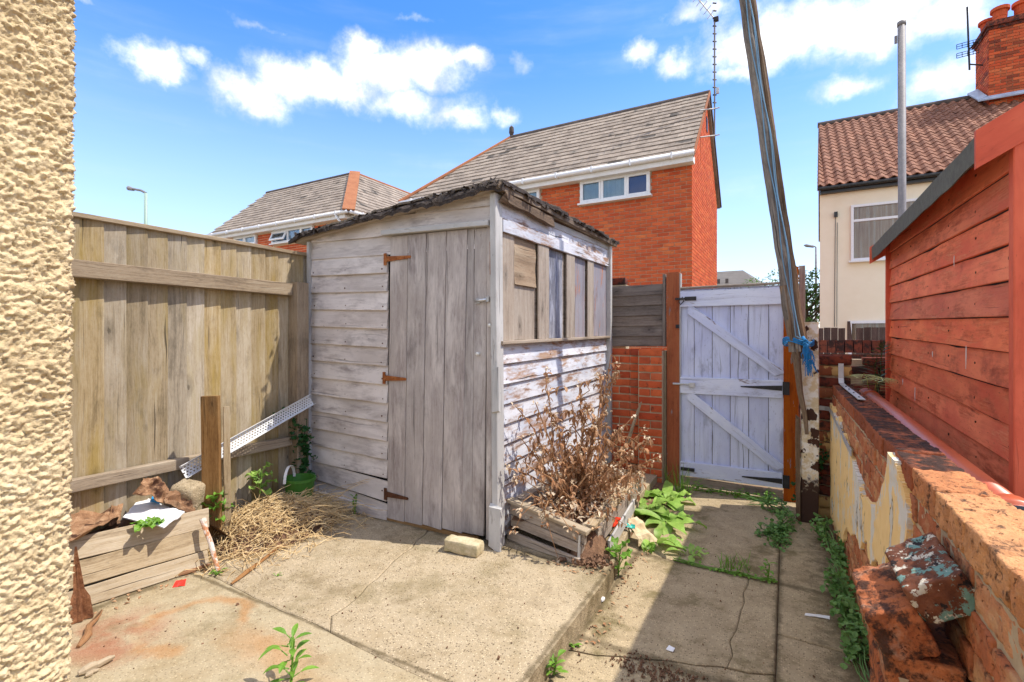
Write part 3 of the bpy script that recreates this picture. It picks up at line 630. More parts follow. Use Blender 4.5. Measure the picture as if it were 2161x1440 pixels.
# ------------------------------------------------------------------ the ground, the path and the patio
g = MB(); g.add([(-300, -300, -.06), (300, -300, -.06), (300, 300, -.06), (-300, 300, -.06)], [(0, 1, 2, 3)])
g.build('ground', M['ground'], kind='structure')
def jag(p, q, n=10, amp=0.012, sd=0.0):
    p, q = V((*p, 0)), V((*q, 0)); d = (q - p); nn = V((-d.y, d.x, 0)).normalized(); out = []
    for i in range(n + 1):
        s = i / n; k = amp * (mnoise.noise(V((s * 6, sd, 0))) + .5 * mnoise.noise(V((s * 17, sd, 3)))) * (0 if i in (0, n) else 1)
        r = p + d * s + nn * k; out.append((r.x, r.y))
    return out
def slab(name, pts, z, mat, parent, gap=0.0016, bev=0.005, th=0.09, dz=0.0):
    P = [V((x, y, 0)) for x, y in pts]; n = len(P)
    area = sum(P[i].x * P[(i + 1) % n].y - P[(i + 1) % n].x * P[i].y for i in range(n))
    if area < 0: P.reverse()
    def inset(k):
        o = []
        for i in range(n):
            a, b, c = P[i - 1], P[i], P[(i + 1) % n]
            n1 = V((-(b - a).y, (b - a).x, 0)).normalized(); n2 = V((-(c - b).y, (c - b).x, 0)).normalized()
            m = n1 + n2; m = m.normalized() if m.length > .2 else n1
            o.append(b + m * k / max(.5, m.dot(n1)))
        return o
    r0 = [p + V((0, 0, z - th)) for p in inset(gap)]
    r1 = [p + V((0, 0, z - bev * .8 + dz + .003 * mnoise.noise(p * 9))) for p in inset(gap)]; r2 = [p + V((0, 0, z + dz)) for p in inset(gap + bev * (1.2))]
    mb = MB(); mb.rings([r0, r1, r2]); return mb.build(name, mat, parent)
path = MB().box((-0.30, 2.4, -0.045), (1.5, 5.6, 0.05)).build('path', M['soil'], kind='structure')
jX = jag((-.04, 5.1), (-.04, -.2), 14, .004, 1)
def xj(y): return -.04
t1 = jag((-.93, 3.17), (-.04, 3.14), 8, .012, 2); t2 = jag((-.93, 2.0), (-.04, 2.30), 9, .02, 3); cr = jag((-.19, 3.142), (-.22, 2.246), 9, .03, 4)
t2a = [p for p in t2 if p[0] < -.22] + [(-.22, 2.246)]; t2b = [(-.22, 2.246)] + [p for p in t2 if p[0] > -.22]
t1a = [p for p in t1 if p[0] < -.19] + [(-.19, 3.142)]; t1b = [(-.19, 3.142)] + [p for p in t1 if p[0] > -.19]
slab('slab', [(-1.1, 5.1)] + t1[:1] + t1[1:] + [(-.04, 5.1)], 0, M['path'], path)
cr2 = jag((-.60, 2.37), (-.47, 2.17), 5, .012, 7)
slab('slab', t1a + cr[1:-1] + t2a[::-1], 0, M['path'], path)
slab('slab', t1b + t2b[::-1] + cr[1:-1][::-1], 0, M['path'], path, dz=.002)
slab('slab', t2 + [(-.04, -.2), (-.93, -.2)], 0, M['path'], path, gap=.003, dz=-.004)
slab('slab', [(-.04, 5.1), (-.04, 2.62), (.33, 2.60), (.33, 5.1)], 0, M['path'], path, gap=.002)
slab('slab', [(-.04, 2.62), (-.04, -.2), (.33, -.2), (.33, 2.60)], 0, M['path'], path, gap=.002, dz=-.003)
patio = MB().box((-2.1, 2.4, 0.0), (2.3, 5.2, 0.06)).build('patio', M['soil'], kind='structure')
jt = jag((-3.32, 1.56), (-.835, 1.445), 22, .02, 11); jt[8] = (-2.40, 1.515)
edge = [(-.835, 1.445)] + [(-.845 + .012 * mnoise.noise(V((y * 5, 2, 0))), y) for y in (1.7, 1.95, 2.2, 2.45, 2.65)] + [(-.875, 2.9), (-.93, 3.3), (-1.0, 3.7), (-1.05, 4.1), (-1.06, 4.75)]
edge_f = [(-.835, 1.445)] + [(-.832 + .012 * mnoise.noise(V((y * 5, 2, 0))), y) for y in (1.2, .95, .7, .45, .2)] + [(-.83, -.2)]
ck2 = jag((-1.787, 1.492), (-2.10, 2.62), 12, .03, 13)
k = min(range(len(jt)), key=lambda i: abs(jt[i][0] + 1.787)); ck2[0] = jt[k]
slab('slab', jt + edge_f[1:] + [(-3.32, -.2)], .1, M['patio_front'], patio, gap=.0022, dz=.002, bev=.007, th=.14)
slab('slab', jt[:k + 1] + ck2[1:] + [(-2.10, 4.9), (-3.32, 4.9)], .1, M['patio'], patio, gap=.0018, bev=.006, th=.14)
slab('slab', jt[k:] + edge[1:] + [(-2.10, 4.75)] + ck2[1:][::-1], .1, M['patio'], patio, gap=.0018, bev=.006, th=.14, dz=-.001)

# ------------------------------------------------------------------ roughcast corner of the house on the left
hw = thing('house_wall', 'cream roughcast house wall filling the left edge of the yard', 'wall', (-1.3, -.2, 0))
def lattice_noise(a, b, scale, seed):
    r = np.random.RandomState(seed).rand(256, 256); x = a * scale; y = b * scale
    xi = np.floor(x).astype(int); yi = np.floor(y).astype(int); fx = x - xi; fy = y - yi
    fx = fx * fx * (3 - 2 * fx); fy = fy * fy * (3 - 2 * fy)
    g_ = lambda i, j: r[i % 256, j % 256]
    return (g_(xi, yi) * (1 - fx) + g_(xi + 1, yi) * fx) * (1 - fy) + (g_(xi, yi + 1) * (1 - fx) + g_(xi + 1, yi + 1) * fx) * fy
def roughcast(ny, nz, y0, y1, z0, z1):
    s = np.linspace(0, 1, ny); arc = y0 + (y1 - y0 + 0.05) * s; zz = np.linspace(z0, z1, nz)
    A, Z = np.meshgrid(arc, zz, indexing='ij')
    wa_, wb_ = A + .006 * lattice_noise(A, Z, 90, 7), Z + .006 * lattice_noise(A, Z, 90, 8)
    n = 1.5 * np.abs(2 * lattice_noise(wa_, wb_ * 1.15, 98, 1) - 1) + 1.1 * np.abs(2 * lattice_noise(wa_ + wb_ * .3, wb_ - wa_ * .3, 170, 2) - 1) + 1.1 * lattice_noise(A, Z, 280, 3) + .8 * lattice_noise(A, Z, 24, 4)
    hgt = 0.0054 * (n - 1.6)
    over = np.clip(A - (y1 - .02), 0, None); ang = np.clip(over / .035, 0, 1) * (math.pi / 2)
    rx = -1.268 - .02 + (.02 + hgt) * np.cos(ang); ry = np.where(over > 0, (y1 - .02) + (.02 + hgt) * np.sin(ang), A) + .006 * (Z - 1.38)
    rx = np.where(over > .035, -1.288 - (over - .035) , rx)
    vs = np.stack([rx, ry, Z], -1).reshape(-1, 3)
    i, j = np.meshgrid(np.arange(ny - 1), np.arange(nz - 1), indexing='ij'); a = (i * nz + j).ravel()
    fs = np.stack([a, a + nz, a + nz + 1, a + 1], -1)
    return vs, fs
vs, fs = roughcast(260, 1000, -.25, .441, 0.02, 2.95)
mb = MB(); mb.v = [tuple(r) for r in vs]; mb.f = [tuple(int(q) for q in r) for r in fs]; mb.uv = [(0, 0)] * (4 * len(mb.f))
mb.build('render_coat', M['roughcast'], hw, smooth=True)
MB().box((-1.42, -1.59, 2.2), (.27, 4.0, 4.4)).build('wall_core', M['roughcast'], hw)

# ------------------------------------------------------------------ boarded fence along the left
fen = thing('boarded_fence', 'weathered closeboard fence with rail and capping left of the shed', 'fence', (-3.3, 2.0, .1))
FX = -3.3; pitch = .1075; y = -.34
while y < 4.95:
    top = 2.03 + rng.uniform(-.004, .004)
    prof = [(-.0625, 0), (.0625, 0), (.0625, .017), (.058, .0185), (-.0625, .005)]
    board('board', (FX - .018 + rng.uniform(-.002, .003), y + .054, .13 + rng.uniform(-.02, .02)), (FX - .018 + rng.uniform(-.003, .003), y + .054 + rng.uniform(-.002, .002), top), (0, 1, 0), .125, .02, M['fence'], fen, prof=prof, nd=(1, 0, 0), seg=8, wob=.002)
    y += pitch
for (z0, z1, y1, dx) in ((1.70, 1.792, 2.43, .06), (.575, .64, 2.43, .055), (.575, .64, 4.9, .055)):
    if y1 > 3: a0 = 2.545
    else: a0 = -.4
    board('rail', (FX + dx / 2, a0, (z0 + z1) / 2), (FX + dx / 2, y1, (z0 + z1) / 2), (0, 0, 1), z1 - z0, dx - .004, M['rail'], fen, bow=.004)
board('post', (FX + .055, 2.485, .1), (FX + .055, 2.485, 1.80), (0, 1, 0), .10, .105, M['rail'], fen)
board('capping', (FX - .005, -.4, 2.033), (FX - .005, 4.95, 2.038), (1, 0, 0), .05, .026, M['rail'], fen, wob=.006, seg=30)
nail = MB()
for zz in (1.75, 1.9):
    for q in range(24): nail.tube([(FX - .004, -.3 + q * pitch + .05, zz - .02), (FX + .0015, -.3 + q * pitch + .05, zz - .02)], .003, 6)

# ------------------------------------------------------------------ the wooden shed
SH = thing('wooden_shed', 'old lilac grey weatherboard shed with a sagging felt roof', 'shed', (-2.4, 3.7, .1))
FY, SX = 2.62, -1.56
def roof_z(x): return 2.135 + (x + 3.31) * .0787
def wb_prof(W, tb=.021, tt=.006): return [(-W / 2, 0), (W / 2 + .006, 0), (W / 2 + .006, tt), (-W / 2 + .003, tb), (-W / 2, tb - .002)]
pit = .1315; XL, XD = -3.25, -2.456
def tiltz(x): return -.0325 * (x - XL)
for k in range(0, 15):
    zb = 1.9965 - pit * (k + 1)                        # bottom edge at the left end
    zt = zb + pit; x1 = XD
    if zb < .20:
        zb = .20
        zb -= .04
    W = zt - zb
    drop = -.03 * max(0, k - 11)
    a = V((XL, FY - .004, (zb + zt) / 2 + tiltz(XL))); b = V((x1, FY - .004, (zb + zt) / 2 + tiltz(x1) + drop))
    board('weatherboard', a, b, (0, 0, 1), W, .02, M['shed_front'], SH, prof=wb_prof(W), nd=(0, -1, 0), seg=7, wob=.003, bow=rng.uniform(-.002, .003))
board('bottom_board', (XL + .02, FY - .03, .17), (XD - .01, FY - .015, .125), (0, 0, 1), .075, .02, M['shed_front'], SH, wob=.005)
# boards above the door, cut to the roof slope
def gable_board(x0, x1, zb0, zb1, h, yy):
    n = 9; rings = []
    lo, hi = [], []
    for i in range(n + 1):
        x = x0 + (x1 - x0) * i / n; zb = zb0 + (zb1 - zb0) * i / n + .0015 * mnoise.noise(V((x * 5, zb0, 0))); zt = min(zb + h, roof_z(x) + .03)
        if zt - zb < .004: zt = zb + .004
        lo.append((x, zb)); hi.append((x, zt))
    rr = []; uu = []; ou = rng.uniform(0, 50)
    for (x, zb), (_, zt) in zip(lo, hi):
        rr.append([V((x, yy, zb)), V((x, yy, zt)), V((x, yy - .006, zt)), V((x, yy - .021, zb))]); uu.append([(ou + x, zb), (ou + x, zt), (ou + x, zt + .006), (ou + x, zb - .01)])
    m = MB(); m.rings(rr, uu); m.build('weatherboard', M['shed_front'], SH)
for gk, zg in enumerate((1.994, 2.126, 2.257)): gable_board(XL if gk < 2 else -2.2, -1.60, zg + (tiltz(-2.2) if gk == 2 else 0), zg + tiltz(-1.6), pit + .006, FY - .001 * gk)
MB().poly([(XL, FY + .01, .12), (SX, FY + .01, .12), (SX, FY + .01, 2.26), (XL, FY + .01, 2.12)], (0, .04, 0)).build('front_wall', M['dark_in'], SH)
MB().poly([(SX - .02, FY + .06, .12), (SX - .02, 4.74, .12), (SX - .02, 4.74, 2.3), (SX - .02, FY + .06, 2.25)], (-.04, 0, 0)).build('side_wall', M['bare'], SH)
MB().poly([(XL, 4.74, .12), (SX, 4.74, .12), (SX, 4.74, 2.28), (XL, 4.74, 2.13)], (0, .03, 0)).build('back_wall', M['shed_front'], SH)
MB().poly([(XL, FY + .06, .12), (XL, 4.74, .12), (XL, 4.74, 2.12), (XL, FY + .06, 2.12)], (.03, 0, 0)).build('far_side_wall', M['shed_front'], SH)
board('corner_trim', (XL - .015, FY - .02, .16), (XL - .01, FY - .02, 2.13), (1, 0, 0), .03, .045, M['shed_trim'], SH)
board('corner_post', (SX + .012, FY - .012, .1), (SX - .008, FY - .012, 2.265), (1, 0, 0), .042, .085, M['shed_trim'], SH)
board('corner_foot', (SX + .02, FY - .07, .10), (SX + .02, FY - .065, .37), (1, 0, 0), .085, .02, M['shed_trim'], SH, rag=.04)
board('corner_patch', (SX + .022, FY - .06, .93), (SX + .018, FY - .06, 1.2), (1, 0, 0), .05, .018, M['shed_trim'], SH, rag=.03)
board('door_stile', (-1.612, FY - .012, .13), (-1.603, FY - .012, 2.07), (1, 0, 0), .042, .03, M['shed_door'], SH, wob=.004)
board('lintel', (-2.475, FY - .04, 2.115), (-1.597, FY - .04, 2.088), (0, 0, 1), .034, .045, M['shed_trim'], SH)
# door
door = bpy.data.objects.new('door', None); _register(door, SH, V((-2.03, FY, .12)))
us_top = [826, 864, 903, 945, 989, 1003, 1032]; us_bot = [812, 849, 886, 926, 968, 993, 1018]
for i in range(6):
    xa0 = G(us_top[i], 500, y=FY - .01).x; xa1 = G(us_top[i + 1], 500, y=FY - .01).x; xb0 = G(us_bot[i], 1090, y=FY - .01).x; xb1 = G(us_bot[i + 1], 1090, y=FY - .01).x
    wt, wb_ = xa1 - xa0 - .005, xb1 - xb0 - .005
    mx_t, mx_b = (xa0 + xa1) / 2, (xb0 + xb1) / 2; mx_b = mx_b * .55 + mx_t * .45
    board('plank', (mx_b, FY - .014 + rng.uniform(-.003, .003), .115 + .03 * i / 5), (mx_t, FY - .014 + rng.uniform(-.003, .003), 2.085 - .022 * i / 5), (1, 0, 0), wb_, .02, M['shed_door'], door, end_w=wt / wb_, wob=.002, rag=.008)
def t_hinge(x, z, L, mat, sub):
    m = MB(); yb = FY - .026
    m.poly([(x - .028, yb, z - .042), (x - .002, yb, z - .042), (x - .002, yb, z + .042), (x - .028, yb, z + .042)], (0, -.004, 0))
    m.poly([(x, yb - .001, z - .019), (x + L, yb - .001, z - .010), (x + L + .006, yb - .001, z), (x + L, yb - .001, z + .008), (x, yb - .001, z + .019)], (0, -.004, 0))
    m.tube([(x - .001, yb - .005, z - .02), (x - .001, yb - .005, z + .02)], .007, 8)
    for s in (.06, .4, .75): m.tube([(x + L * s, yb - .004, z), (x + L * s, yb - .008, z)], .006, 6)
    m.build('hinge', mat, sub)
t_hinge(-2.452, 1.935, .215, M['rust'], door); t_hinge(-2.462, 1.10, .185, M['rust'], door); t_hinge(-2.45, .285, .19, M['rust_dark'], door)
bp = G(1016, 635, y=FY - .04)
MB().tube([bp + V((-.045, 0, 0)), bp + V((.035, 0, .006))], .0095, 10).build('bolt', M['chrome'], door, smooth=True)
MB().box(bp + V((-.03, .012, 0)), (.03, .02, .03)).box(bp + V((.045, .01, .008)), (.02, .03, .03)).build('bolt_keep', M['galv'], door)
for (u, v) in ((1036, 687), (1010, 747)):
    q = G(u, v, y=FY - .03); MB().tube([q, q + V((0, -.02, 0))], .011, 8).build('knob', M['white_plastic'], door, smooth=True)
q = G(1036, 545, y=FY - .03); MB().box(q, (.014, .006, .20), jit=.002).build('strike_plate', M['rust'], door)
board('threshold', (-2.47, FY - .005, .105), (-1.7, FY - .005, .115), (0, 0, 1), .03, .03, M['oldpost'], SH, rag=.01)
# right-hand side: weatherboards, sill, window boards
S1 = 4.74
def sz(y_): return .02 * (y_ - 2.62)
zb = 1.215; k = 0; first = True
while zb > .05:
    h = .128; za = max(zb, .13); W = zb + h - za
    y0 = FY + .03; board('weatherboard', (SX - .02, y0, za + W / 2), (SX - .02, S1, za + W / 2 + sz(S1)), (0, 0, 1), W, .02, M['shed_side'], SH, prof=wb_prof(W, .024, .006), nd=(1, 0, 0), seg=10, wob=.003)
    zb -= .128; k += 1
board('window_sill', (SX + .012, FY - .0, 1.35), (SX + .012, S1 + .01, 1.35 + sz(S1)), (1, 0, 0), .05, .022, M['bare'], SH)
def yw(u): return G(u, 600, x=SX).y
cols = [('window_board', 1059, 1085, M['bare'], .012), ('window_panel', 1085, 1131, M['bare'], -.004), ('mullion', 1134, 1156, M['bare'], .02), ('window_panel', 1156, 1191, M['panel_shadow'], -.006),
        ('mullion', 1194, 1211, M['bare'], .02), ('window_panel', 1211, 1237, M['panel_rust'], -.004), ('mullion', 1239, 1251, M['bare'], .018), ('window_panel', 1251, 1281, M['panel_rust'], .004)]
for nme, ua, ub, mt, dx in cols:
    ya, yb = yw(ua), yw(ub); ym = (ya + yb) / 2
    board(nme, (SX - .016 + dx, ym, 1.362 + sz(ym)), (SX - .016 + dx, ym, 2.045 + sz(ym)), (0, 1, 0), yb - ya, .014, mt, SH, wob=.003)
pa, pb = yw(1086), yw(1132)
m = MB(); rings = []; uvs = []
for i in range(11):
    z = 1.735 + i * .03; dx = .006 + .004 * math.sin(i * 1.1) + (0.008 if i == 0 else 0); rings.append([V((SX - .012 + dx, pa + .003, z)), V((SX - .012 + dx, pb - .003, z + .004)), V((SX - .02 + dx, pb - .003, z + .004)), V((SX - .02 + dx, pa + .003, z))]); uvs.append([(pa, z), (pb, z), (pb, z + .01), (pa, z + .01)])
m.rings(rings, uvs); m.build('plywood_sheet', M['ply'], SH)
board('window_head', (SX + .008, FY + .032, 2.085), (SX + .008, S1, 2.085 + sz(S1) + .005), (0, 0, 1), .085, .024, M['shed_side'], SH, wob=.004)
board('fascia_board', (SX - .002, FY + .032, 2.175), (SX - .002, S1, 2.175 + sz(S1)), (0, 0, 1), .095, .02, M['shed_side'], SH, wob=.004)
board('top_board', (SX + .006, FY + .66, 2.238 ), (SX + .006, S1, 2.24 + sz(S1)), (0, 0, 1), .05, .018, M['shed_trim'], SH, wob=.004)
board('broken_batten', (SX + .045, FY - .01, 2.245), (SX + .035, FY + .72, 2.235), (0, 0, 1), .06, .04, M['rotten'], SH, wob=.012, rag=.09, seg=12)
board('far_corner_post', (SX + .01, S1 + .012, .14), (SX + .01, S1 + .012, 2.29), (0, 1, 0), .05, .06, M['shed_trim'], SH)
# roof: ragged felt over boards
def roof_sheet(name, x0, x1, y0, y1, zoff, th, nx, ny, ragx, mat, droop=0.0):
    top = []; 
    def pt(i, j, lift):
        x = x0 + (x1 - x0) * i / nx; yv = y0 + (y1 - y0) * j / ny
        if j == 0: yv += ragx * mnoise.noise(V((x * 9, 3, 1)))
        if i == nx: x += ragx * mnoise.noise(V((yv * 7, 5, 1)))
        if i == 0: x += ragx * mnoise.noise(V((yv * 7, 9, 1)))
        z = roof_z(max(-3.31, x)) + .022 * math.sin((x + 3.3) * 1.7) * .6 + .01 * (yv - 2.6) + zoff
        z += .006 * mnoise.noise(V((x * 7, yv * 7, 0))) + lift
        if droop and j == 0: z -= droop * (.35 + .65 * min(1, max(0, (x + 3.3) / 1.5))) * (0.65 + .5 * mnoise.noise(V((x * 2.3, 1, 8))) + .35 * mnoise.noise(V((x * 17, 4, 8))))
        if x < -3.31: z -= .03 * (-3.31 - x) / .1
        return (x, yv, z)
    vs = [pt(i, j, th) for i in range(nx + 1) for j in range(ny + 1)] + [pt(i, j, 0) for i in range(nx + 1) for j in range(ny + 1)]
    N = (nx + 1) * (ny + 1); fs = []; ix = lambda i, j: i * (ny + 1) + j
    for i in range(nx):
        for j in range(ny):
            a, b, c, d = ix(i, j), ix(i + 1, j), ix(i + 1, j + 1), ix(i, j + 1); fs += [(a, b, c, d), (N + d, N + c, N + b, N + a)]
        fs += [(ix(i + 1, 0), ix(i, 0), N + ix(i, 0), N + ix(i + 1, 0)), (ix(i, ny), ix(i + 1, ny), N + ix(i + 1, ny), N + ix(i, ny))]
    for j in range(ny): fs += [(ix(0, j), ix(0, j + 1), N + ix(0, j + 1), N + ix(0, j)), (ix(nx, j + 1), ix(nx, j), N + ix(nx, j), N + ix(nx, j + 1))]
    mbx = MB(); mbx.add(vs, fs); return mbx
roofp = roof_sheet('roof_boards', -3.37, SX + .05, FY - .06, S1 + .13, .008, .022, 24, 20, .008, None).build('roof', M['bare'], SH)
roof_sheet('felt', -3.40, SX + .075, FY - .10, S1 + .15, .03, .026, 70, 50, .05, None, droop=.075).build('felt', M['felt'], roofp)
roof_sheet('felt', -3.39, SX + .06, FY - .07, S1 + .14, .052, .014, 60, 40, .05, None).build('felt', M['felt_top'], roofp)
m = MB()
for q in range(130):   # torn felt hanging from the front and right edges
    if q < 85:
        x = rng.uniform(-3.38, SX + .06); p = V((x, FY - .10 + rng.uniform(-.015, .02), roof_z(max(-3.31, x)) + .05)); d = V((rng.uniform(-.5, .5), -.4, rng.uniform(-.9, .2)))
    else:
        yv = rng.uniform(FY - .08, S1 + .1); p = V((SX + .07, yv, roof_z(SX) + .045 + .01 * (yv - 2.6))); d = V((.5, rng.uniform(-.5, .5), rng.uniform(-.8, .2)))
    leaf(m, p, d, rng.uniform(.02, .055), rng.uniform(.015, .05), nseg=2, droop=.5, shape=(1, .8, .2))
m.build('felt_shreds', M['felt'], roofp, kind='stuff')
board('edge_batten', (SX + .05, FY - .085, 2.30), (SX + .05, S1 + .13, 2.325), (0, 0, 1), .05, .026, M['rotten'], SH, wob=.01, seg=26, rag=.03)

def nail_heads(parent, pts, nrm, mat, r_=.0035):
    m = MB(); nrm = V(nrm)
    for p in pts:
        p = V(p); m.tube([p - nrm * .004, p + nrm * .0015], r_ * rng.uniform(.7, 1.3), 6)
    m.build('nail_heads', mat, parent, kind='stuff')
nail_heads(SH, [(x + rng.uniform(-.01, .01), FY - .0225, 1.9965 - pit * (k + 1) + .03 + tiltz(x) + rng.uniform(-.006, .012)) for k in range(13) for x in (-3.215, -2.87, -2.50)], (0, -1, 0), M['rust_dark'], .005)
nail_heads(SH, [(SX + .001, y_ + rng.uniform(-.01, .01), 1.215 - .128 * k + .03 + sz(y_)) for k in range(9) for y_ in (2.72, 3.4, 4.05, 4.68)], (1, 0, 0), M['rust_dark'], .005)
# ------------------------------------------------------------------ brick wall, plank panel, gate
gw = thing('brick_wall', 'short red brick wall with a pier between shed and gate', 'wall', (-1.27, 4.86, 0))
core = MB().box((-1.28, 4.86, .63), (.55, .115, 1.262)).box((-1.128, 4.80, .63), (.225, .19, 1.262)).build('mortar_core', M['mortar'], gw)
bm = [rough_box((.214, .1, .062), (8, 4, 4), .0022, 40, s * 3.1, .004, 'brick', M['pier_brick']) for s in range(5)]
bh = [rough_box((.102, .1, .062), (5, 4, 4), .0022, 40, s * 5.1, .004, 'brick', M['pier_brick']) for s in range(4)]
z = .0
for k in range(17):
    zc = .036 + k * .0755
    if k % 2: row = [(-1.234 + .0535, bh), (-1.234 + .163, bh)]
    else: row = [(-1.127, bm)]
    for (x, ml) in row:
        inst('brick', rng.choice(ml), Matrix.Translation((x, 4.745 + rng.uniform(-.003, .003), zc)) @ rnd_rot(.012).to_4x4(), core)
    for x in ([-1.30] if k % 2 else [-1.30]): inst('brick', rng.choice(bh), Matrix.Translation((-1.29, 4.83 + rng.uniform(-.004, .002), zc)) @ rnd_rot(.01).to_4x4(), core)
    for x in ([-1.455] if k % 2 == 0 else [-1.40, -1.51]): inst('brick', rng.choice(bm if k % 2 == 0 else bh), Matrix.Translation((x, 4.845 + rng.uniform(-.003, .003), zc)) @ rnd_rot(.01).to_4x4(), core)
pn = thing('plank_panel', 'grey horizontal plank panel standing on the brick wall', 'fence panel', (-1.3, 4.84, 1.29))
for k in range(6):
    zc = 1.345 + k * .1; board('plank', (-1.575, 4.85, zc), (-1.035, 4.85, zc + .004), (0, 0, 1), .096, .02, M['grey_plank'], pn, prof=wb_prof(.096, .02, .008), nd=(0, -1, 0))
board('batten', (-1.022, 4.83, 1.30), (-1.022, 4.83, 1.99), (1, 0, 0), .028, .05, M['grey_plank'], pn)
lb = MB(); o = inst('stub_brick', rough_box((.215, .1, .07), (6, 3, 3), .003, 30, 4.4, .006, 'stub_brick', M['far_brick']), Matrix.Translation((-1.55, 5.0, 1.965)), gw)
MB().box((-1.55, 5.0, .965), (.24, .12, 1.92)).build('rear_pier', M['mortar'], gw)
GP = thing('gate_post', 'orange stained gate post with grey top beside the brick pier', 'post', (-.93, 4.82, 0))
board('post_shaft', (-.932, 4.82, 0), (-.932, 4.82, 1.995), (1, 0, 0), .115, .10, M['orange'], GP)
board('pale_edge', (-.868, 4.80, .02), (-.868, 4.80, 1.985), (1, 0, 0), .012, .06, M['shed_trim'], GP)
MB().box((-.89, 4.765, 1.49), (.03, .025, .035)).build('catch_box', M['black_iron'], GP)
GP2 = thing('gate_post', 'orange stained hinge post behind the leaning pole', 'post', (.03, 4.82, 0))
board('post_shaft', (.03, 4.82, 0), (.03, 4.82, 1.98), (1, 0, 0), .11, .10, M['orange'], GP2)
board('grey_stake', (.115, 4.90, 1.0), (.115, 4.90, 2.0), (1, 0, 0), .045, .03, M['bare'], GP2)
gt = thing('garden_gate', 'ledged and braced lilac white garden gate with black strap hinges', 'gate', (-.45, 4.8, 0))
GYv = 4.80; seams = [1436, 1465, 1503, 1541, 1580, 1622, 1656]
for i in range(6):
    xa, xb = G(seams[i], 715, y=GYv).x + .0022, G(seams[i + 1], 715, y=GYv).x - .0022
    board('plank', ((xa + xb) / 2, GYv + .01, .10), ((xa + xb) / 2, GYv + .01, 1.835), (1, 0, 0), xb - xa, .02, M['gate'], gt, wob=.001)
for q in seams[1:-1]:
    xq = G(q, 715, y=GYv).x; board('tongue', (xq, GYv + .014, .105), (xq, GYv + .014, 1.83), (1, 0, 0), .014, .006, M['grey_plank'], gt, seg=2, wob=0)
for nme, z0, z1 in (('top_rail', 1.67, 1.815), ('middle_rail', .868, 1.02), ('bottom_rail', .105, .235)):
    board(nme, (-.866, GYv - .016, (z0 + z1) / 2), (-.032, GYv - .016, (z0 + z1) / 2), (0, 0, 1), z1 - z0, .03, M['gate_rail'], gt, wob=.002)
board('capping', (-.866, GYv - .01, 1.845), (-.032, GYv - .01, 1.85), (0, 1, 0), .05, .018, M['bare'], gt)
board('bottom_strip', (-.86, GYv - .004, .055), (-.035, GYv - .004, .045), (0, 0, 1), .07, .022, M['bare'], gt, wob=.006, rag=.01)
for (xa, za, xb, zb_) in ((-.80, 1.655, -.048, 1.075), (-.80, .86, -.048, .27)):
    a, b = V((xa, GYv - .015, za)), V((xb, GYv - .015, zb_)); board('brace', a, b, (0, 0, 1), .082, .026, M['gate_rail'], gt, wob=.002, rag=.006, cut0=-.05, cut1=.05)
def strap(x0, z, L):
    m = MB(); yb = GYv - .032; m.poly([(x0, yb, z - .022), (x0, yb, z + .022), (x0 - L, yb, z + .004), (x0 - L, yb, z - .004)], (0, -.006, 0)); m.box((x0 + .03, yb, z), (.05, .012, .11)); m.build('strap_hinge', M['black_iron'], gt)
strap(-.035, .955, .32); strap(-.035, .165, .31)
m = MB().box((-.775, GYv - .036, 1.745), (.10, .01, .035)).box((-.86, GYv - .04, 1.745), (.10, .014, .018)); m.tube([(-.845, GYv - .05, 1.76), (-.83, GYv - .06, 1.72), (-.86, GYv - .06, 1.69), (-.875, GYv - .05, 1.72)], .005, 6); m.build('hasp', M['black_iron'], gt)
m = MB().tube([(-.93, GYv - .045, .955), (-.78, GYv - .045, .955)], .010, 8).box((-.76, GYv - .04, .95), (.05, .02, .04)); m.build('bolt', M['galv'], gt)
MB().box((-.80, GYv - .04, .17), (.12, .02, .028)).build('lower_bolt', M['black_iron'], gt)

# ------------------------------------------------------------------ white post, leaning pole with ropes
wp = thing('peeling_post', 'square white post with rust brown peeling patches right of the gate', 'post', (.145, 4.34, 0))
rings = []
for i in range(41):
    z = 1.50 * i / 40; h = .058 + .003 * mnoise.noise(V((z * 6, 1, 1))); c = V((.147 + .004 * math.sin(z * 2), 4.35, z)); rings.append([c + V((sx * h, sy * h, 0)) for sx, sy in ((-1, -.9), (-.9, -1), (.9, -1), (1, -.9), (1, .9), (.9, 1), (-.9, 1), (-1, .9))])
m = MB(); m.rings(rings); m.build('post_shaft', M['white_post'], wp)
board('rotten_sliver', (.075, 4.29, .02), (.07, 4.29, .80), (1, 0, 0), .03, .03, M['pole_brown'], wp, wob=.02, rag=.08)
tie = [(.075 + .10 * math.cos(a), 4.29 + .115 * math.sin(a), 1.355 + .02 * math.sin(a * 2)) for a in [i * math.pi / 10 for i in range(21)]]
PB, PT = V((.075, 4.225, 1.28)), V((-.375, 3.97, 4.75))
lp = thing('leaning_pole', 'tall grey weathered timber pole leaning beside the gate with lines along it', 'pole', (.08, 4.22, .8))
def pole_tube(a, b, r0, r1, n, sides, off=V((0, 0, 0)), rough=.25, fray=0.0):
    m = MB(); m.tube([a.lerp(b, i / n) + off + V((.01 * mnoise.noise(V((i * .35, 1, 0))), .01 * mnoise.noise(V((i * .35, 5, 0))), 0)) for i in range(n + 1)], [r0 + (r1 - r0) * i / n for i in range(n + 1)], sides, rough); return m
pole_tube(PB, PT, .045, .032, 40, 20, V((-.012, 0, 0)), .35).build('timber', M['pole'], lp)
pole_tube(PB + V((0, 0, -.05)), PT, .032, .023, 40, 14, V((.036, .012, 0)), .4).build('timber', M['pole_brown'], lp)
d0 = (PT - PB).normalized()
pole_tube(PB - d0 * .62 + V((-.004, 0.0, 0)), PB + d0 * .5, .012, .04, 14, 10, V((-.02, -.01, 0)), .3).build('split_tail', M['pole_brown'], lp)
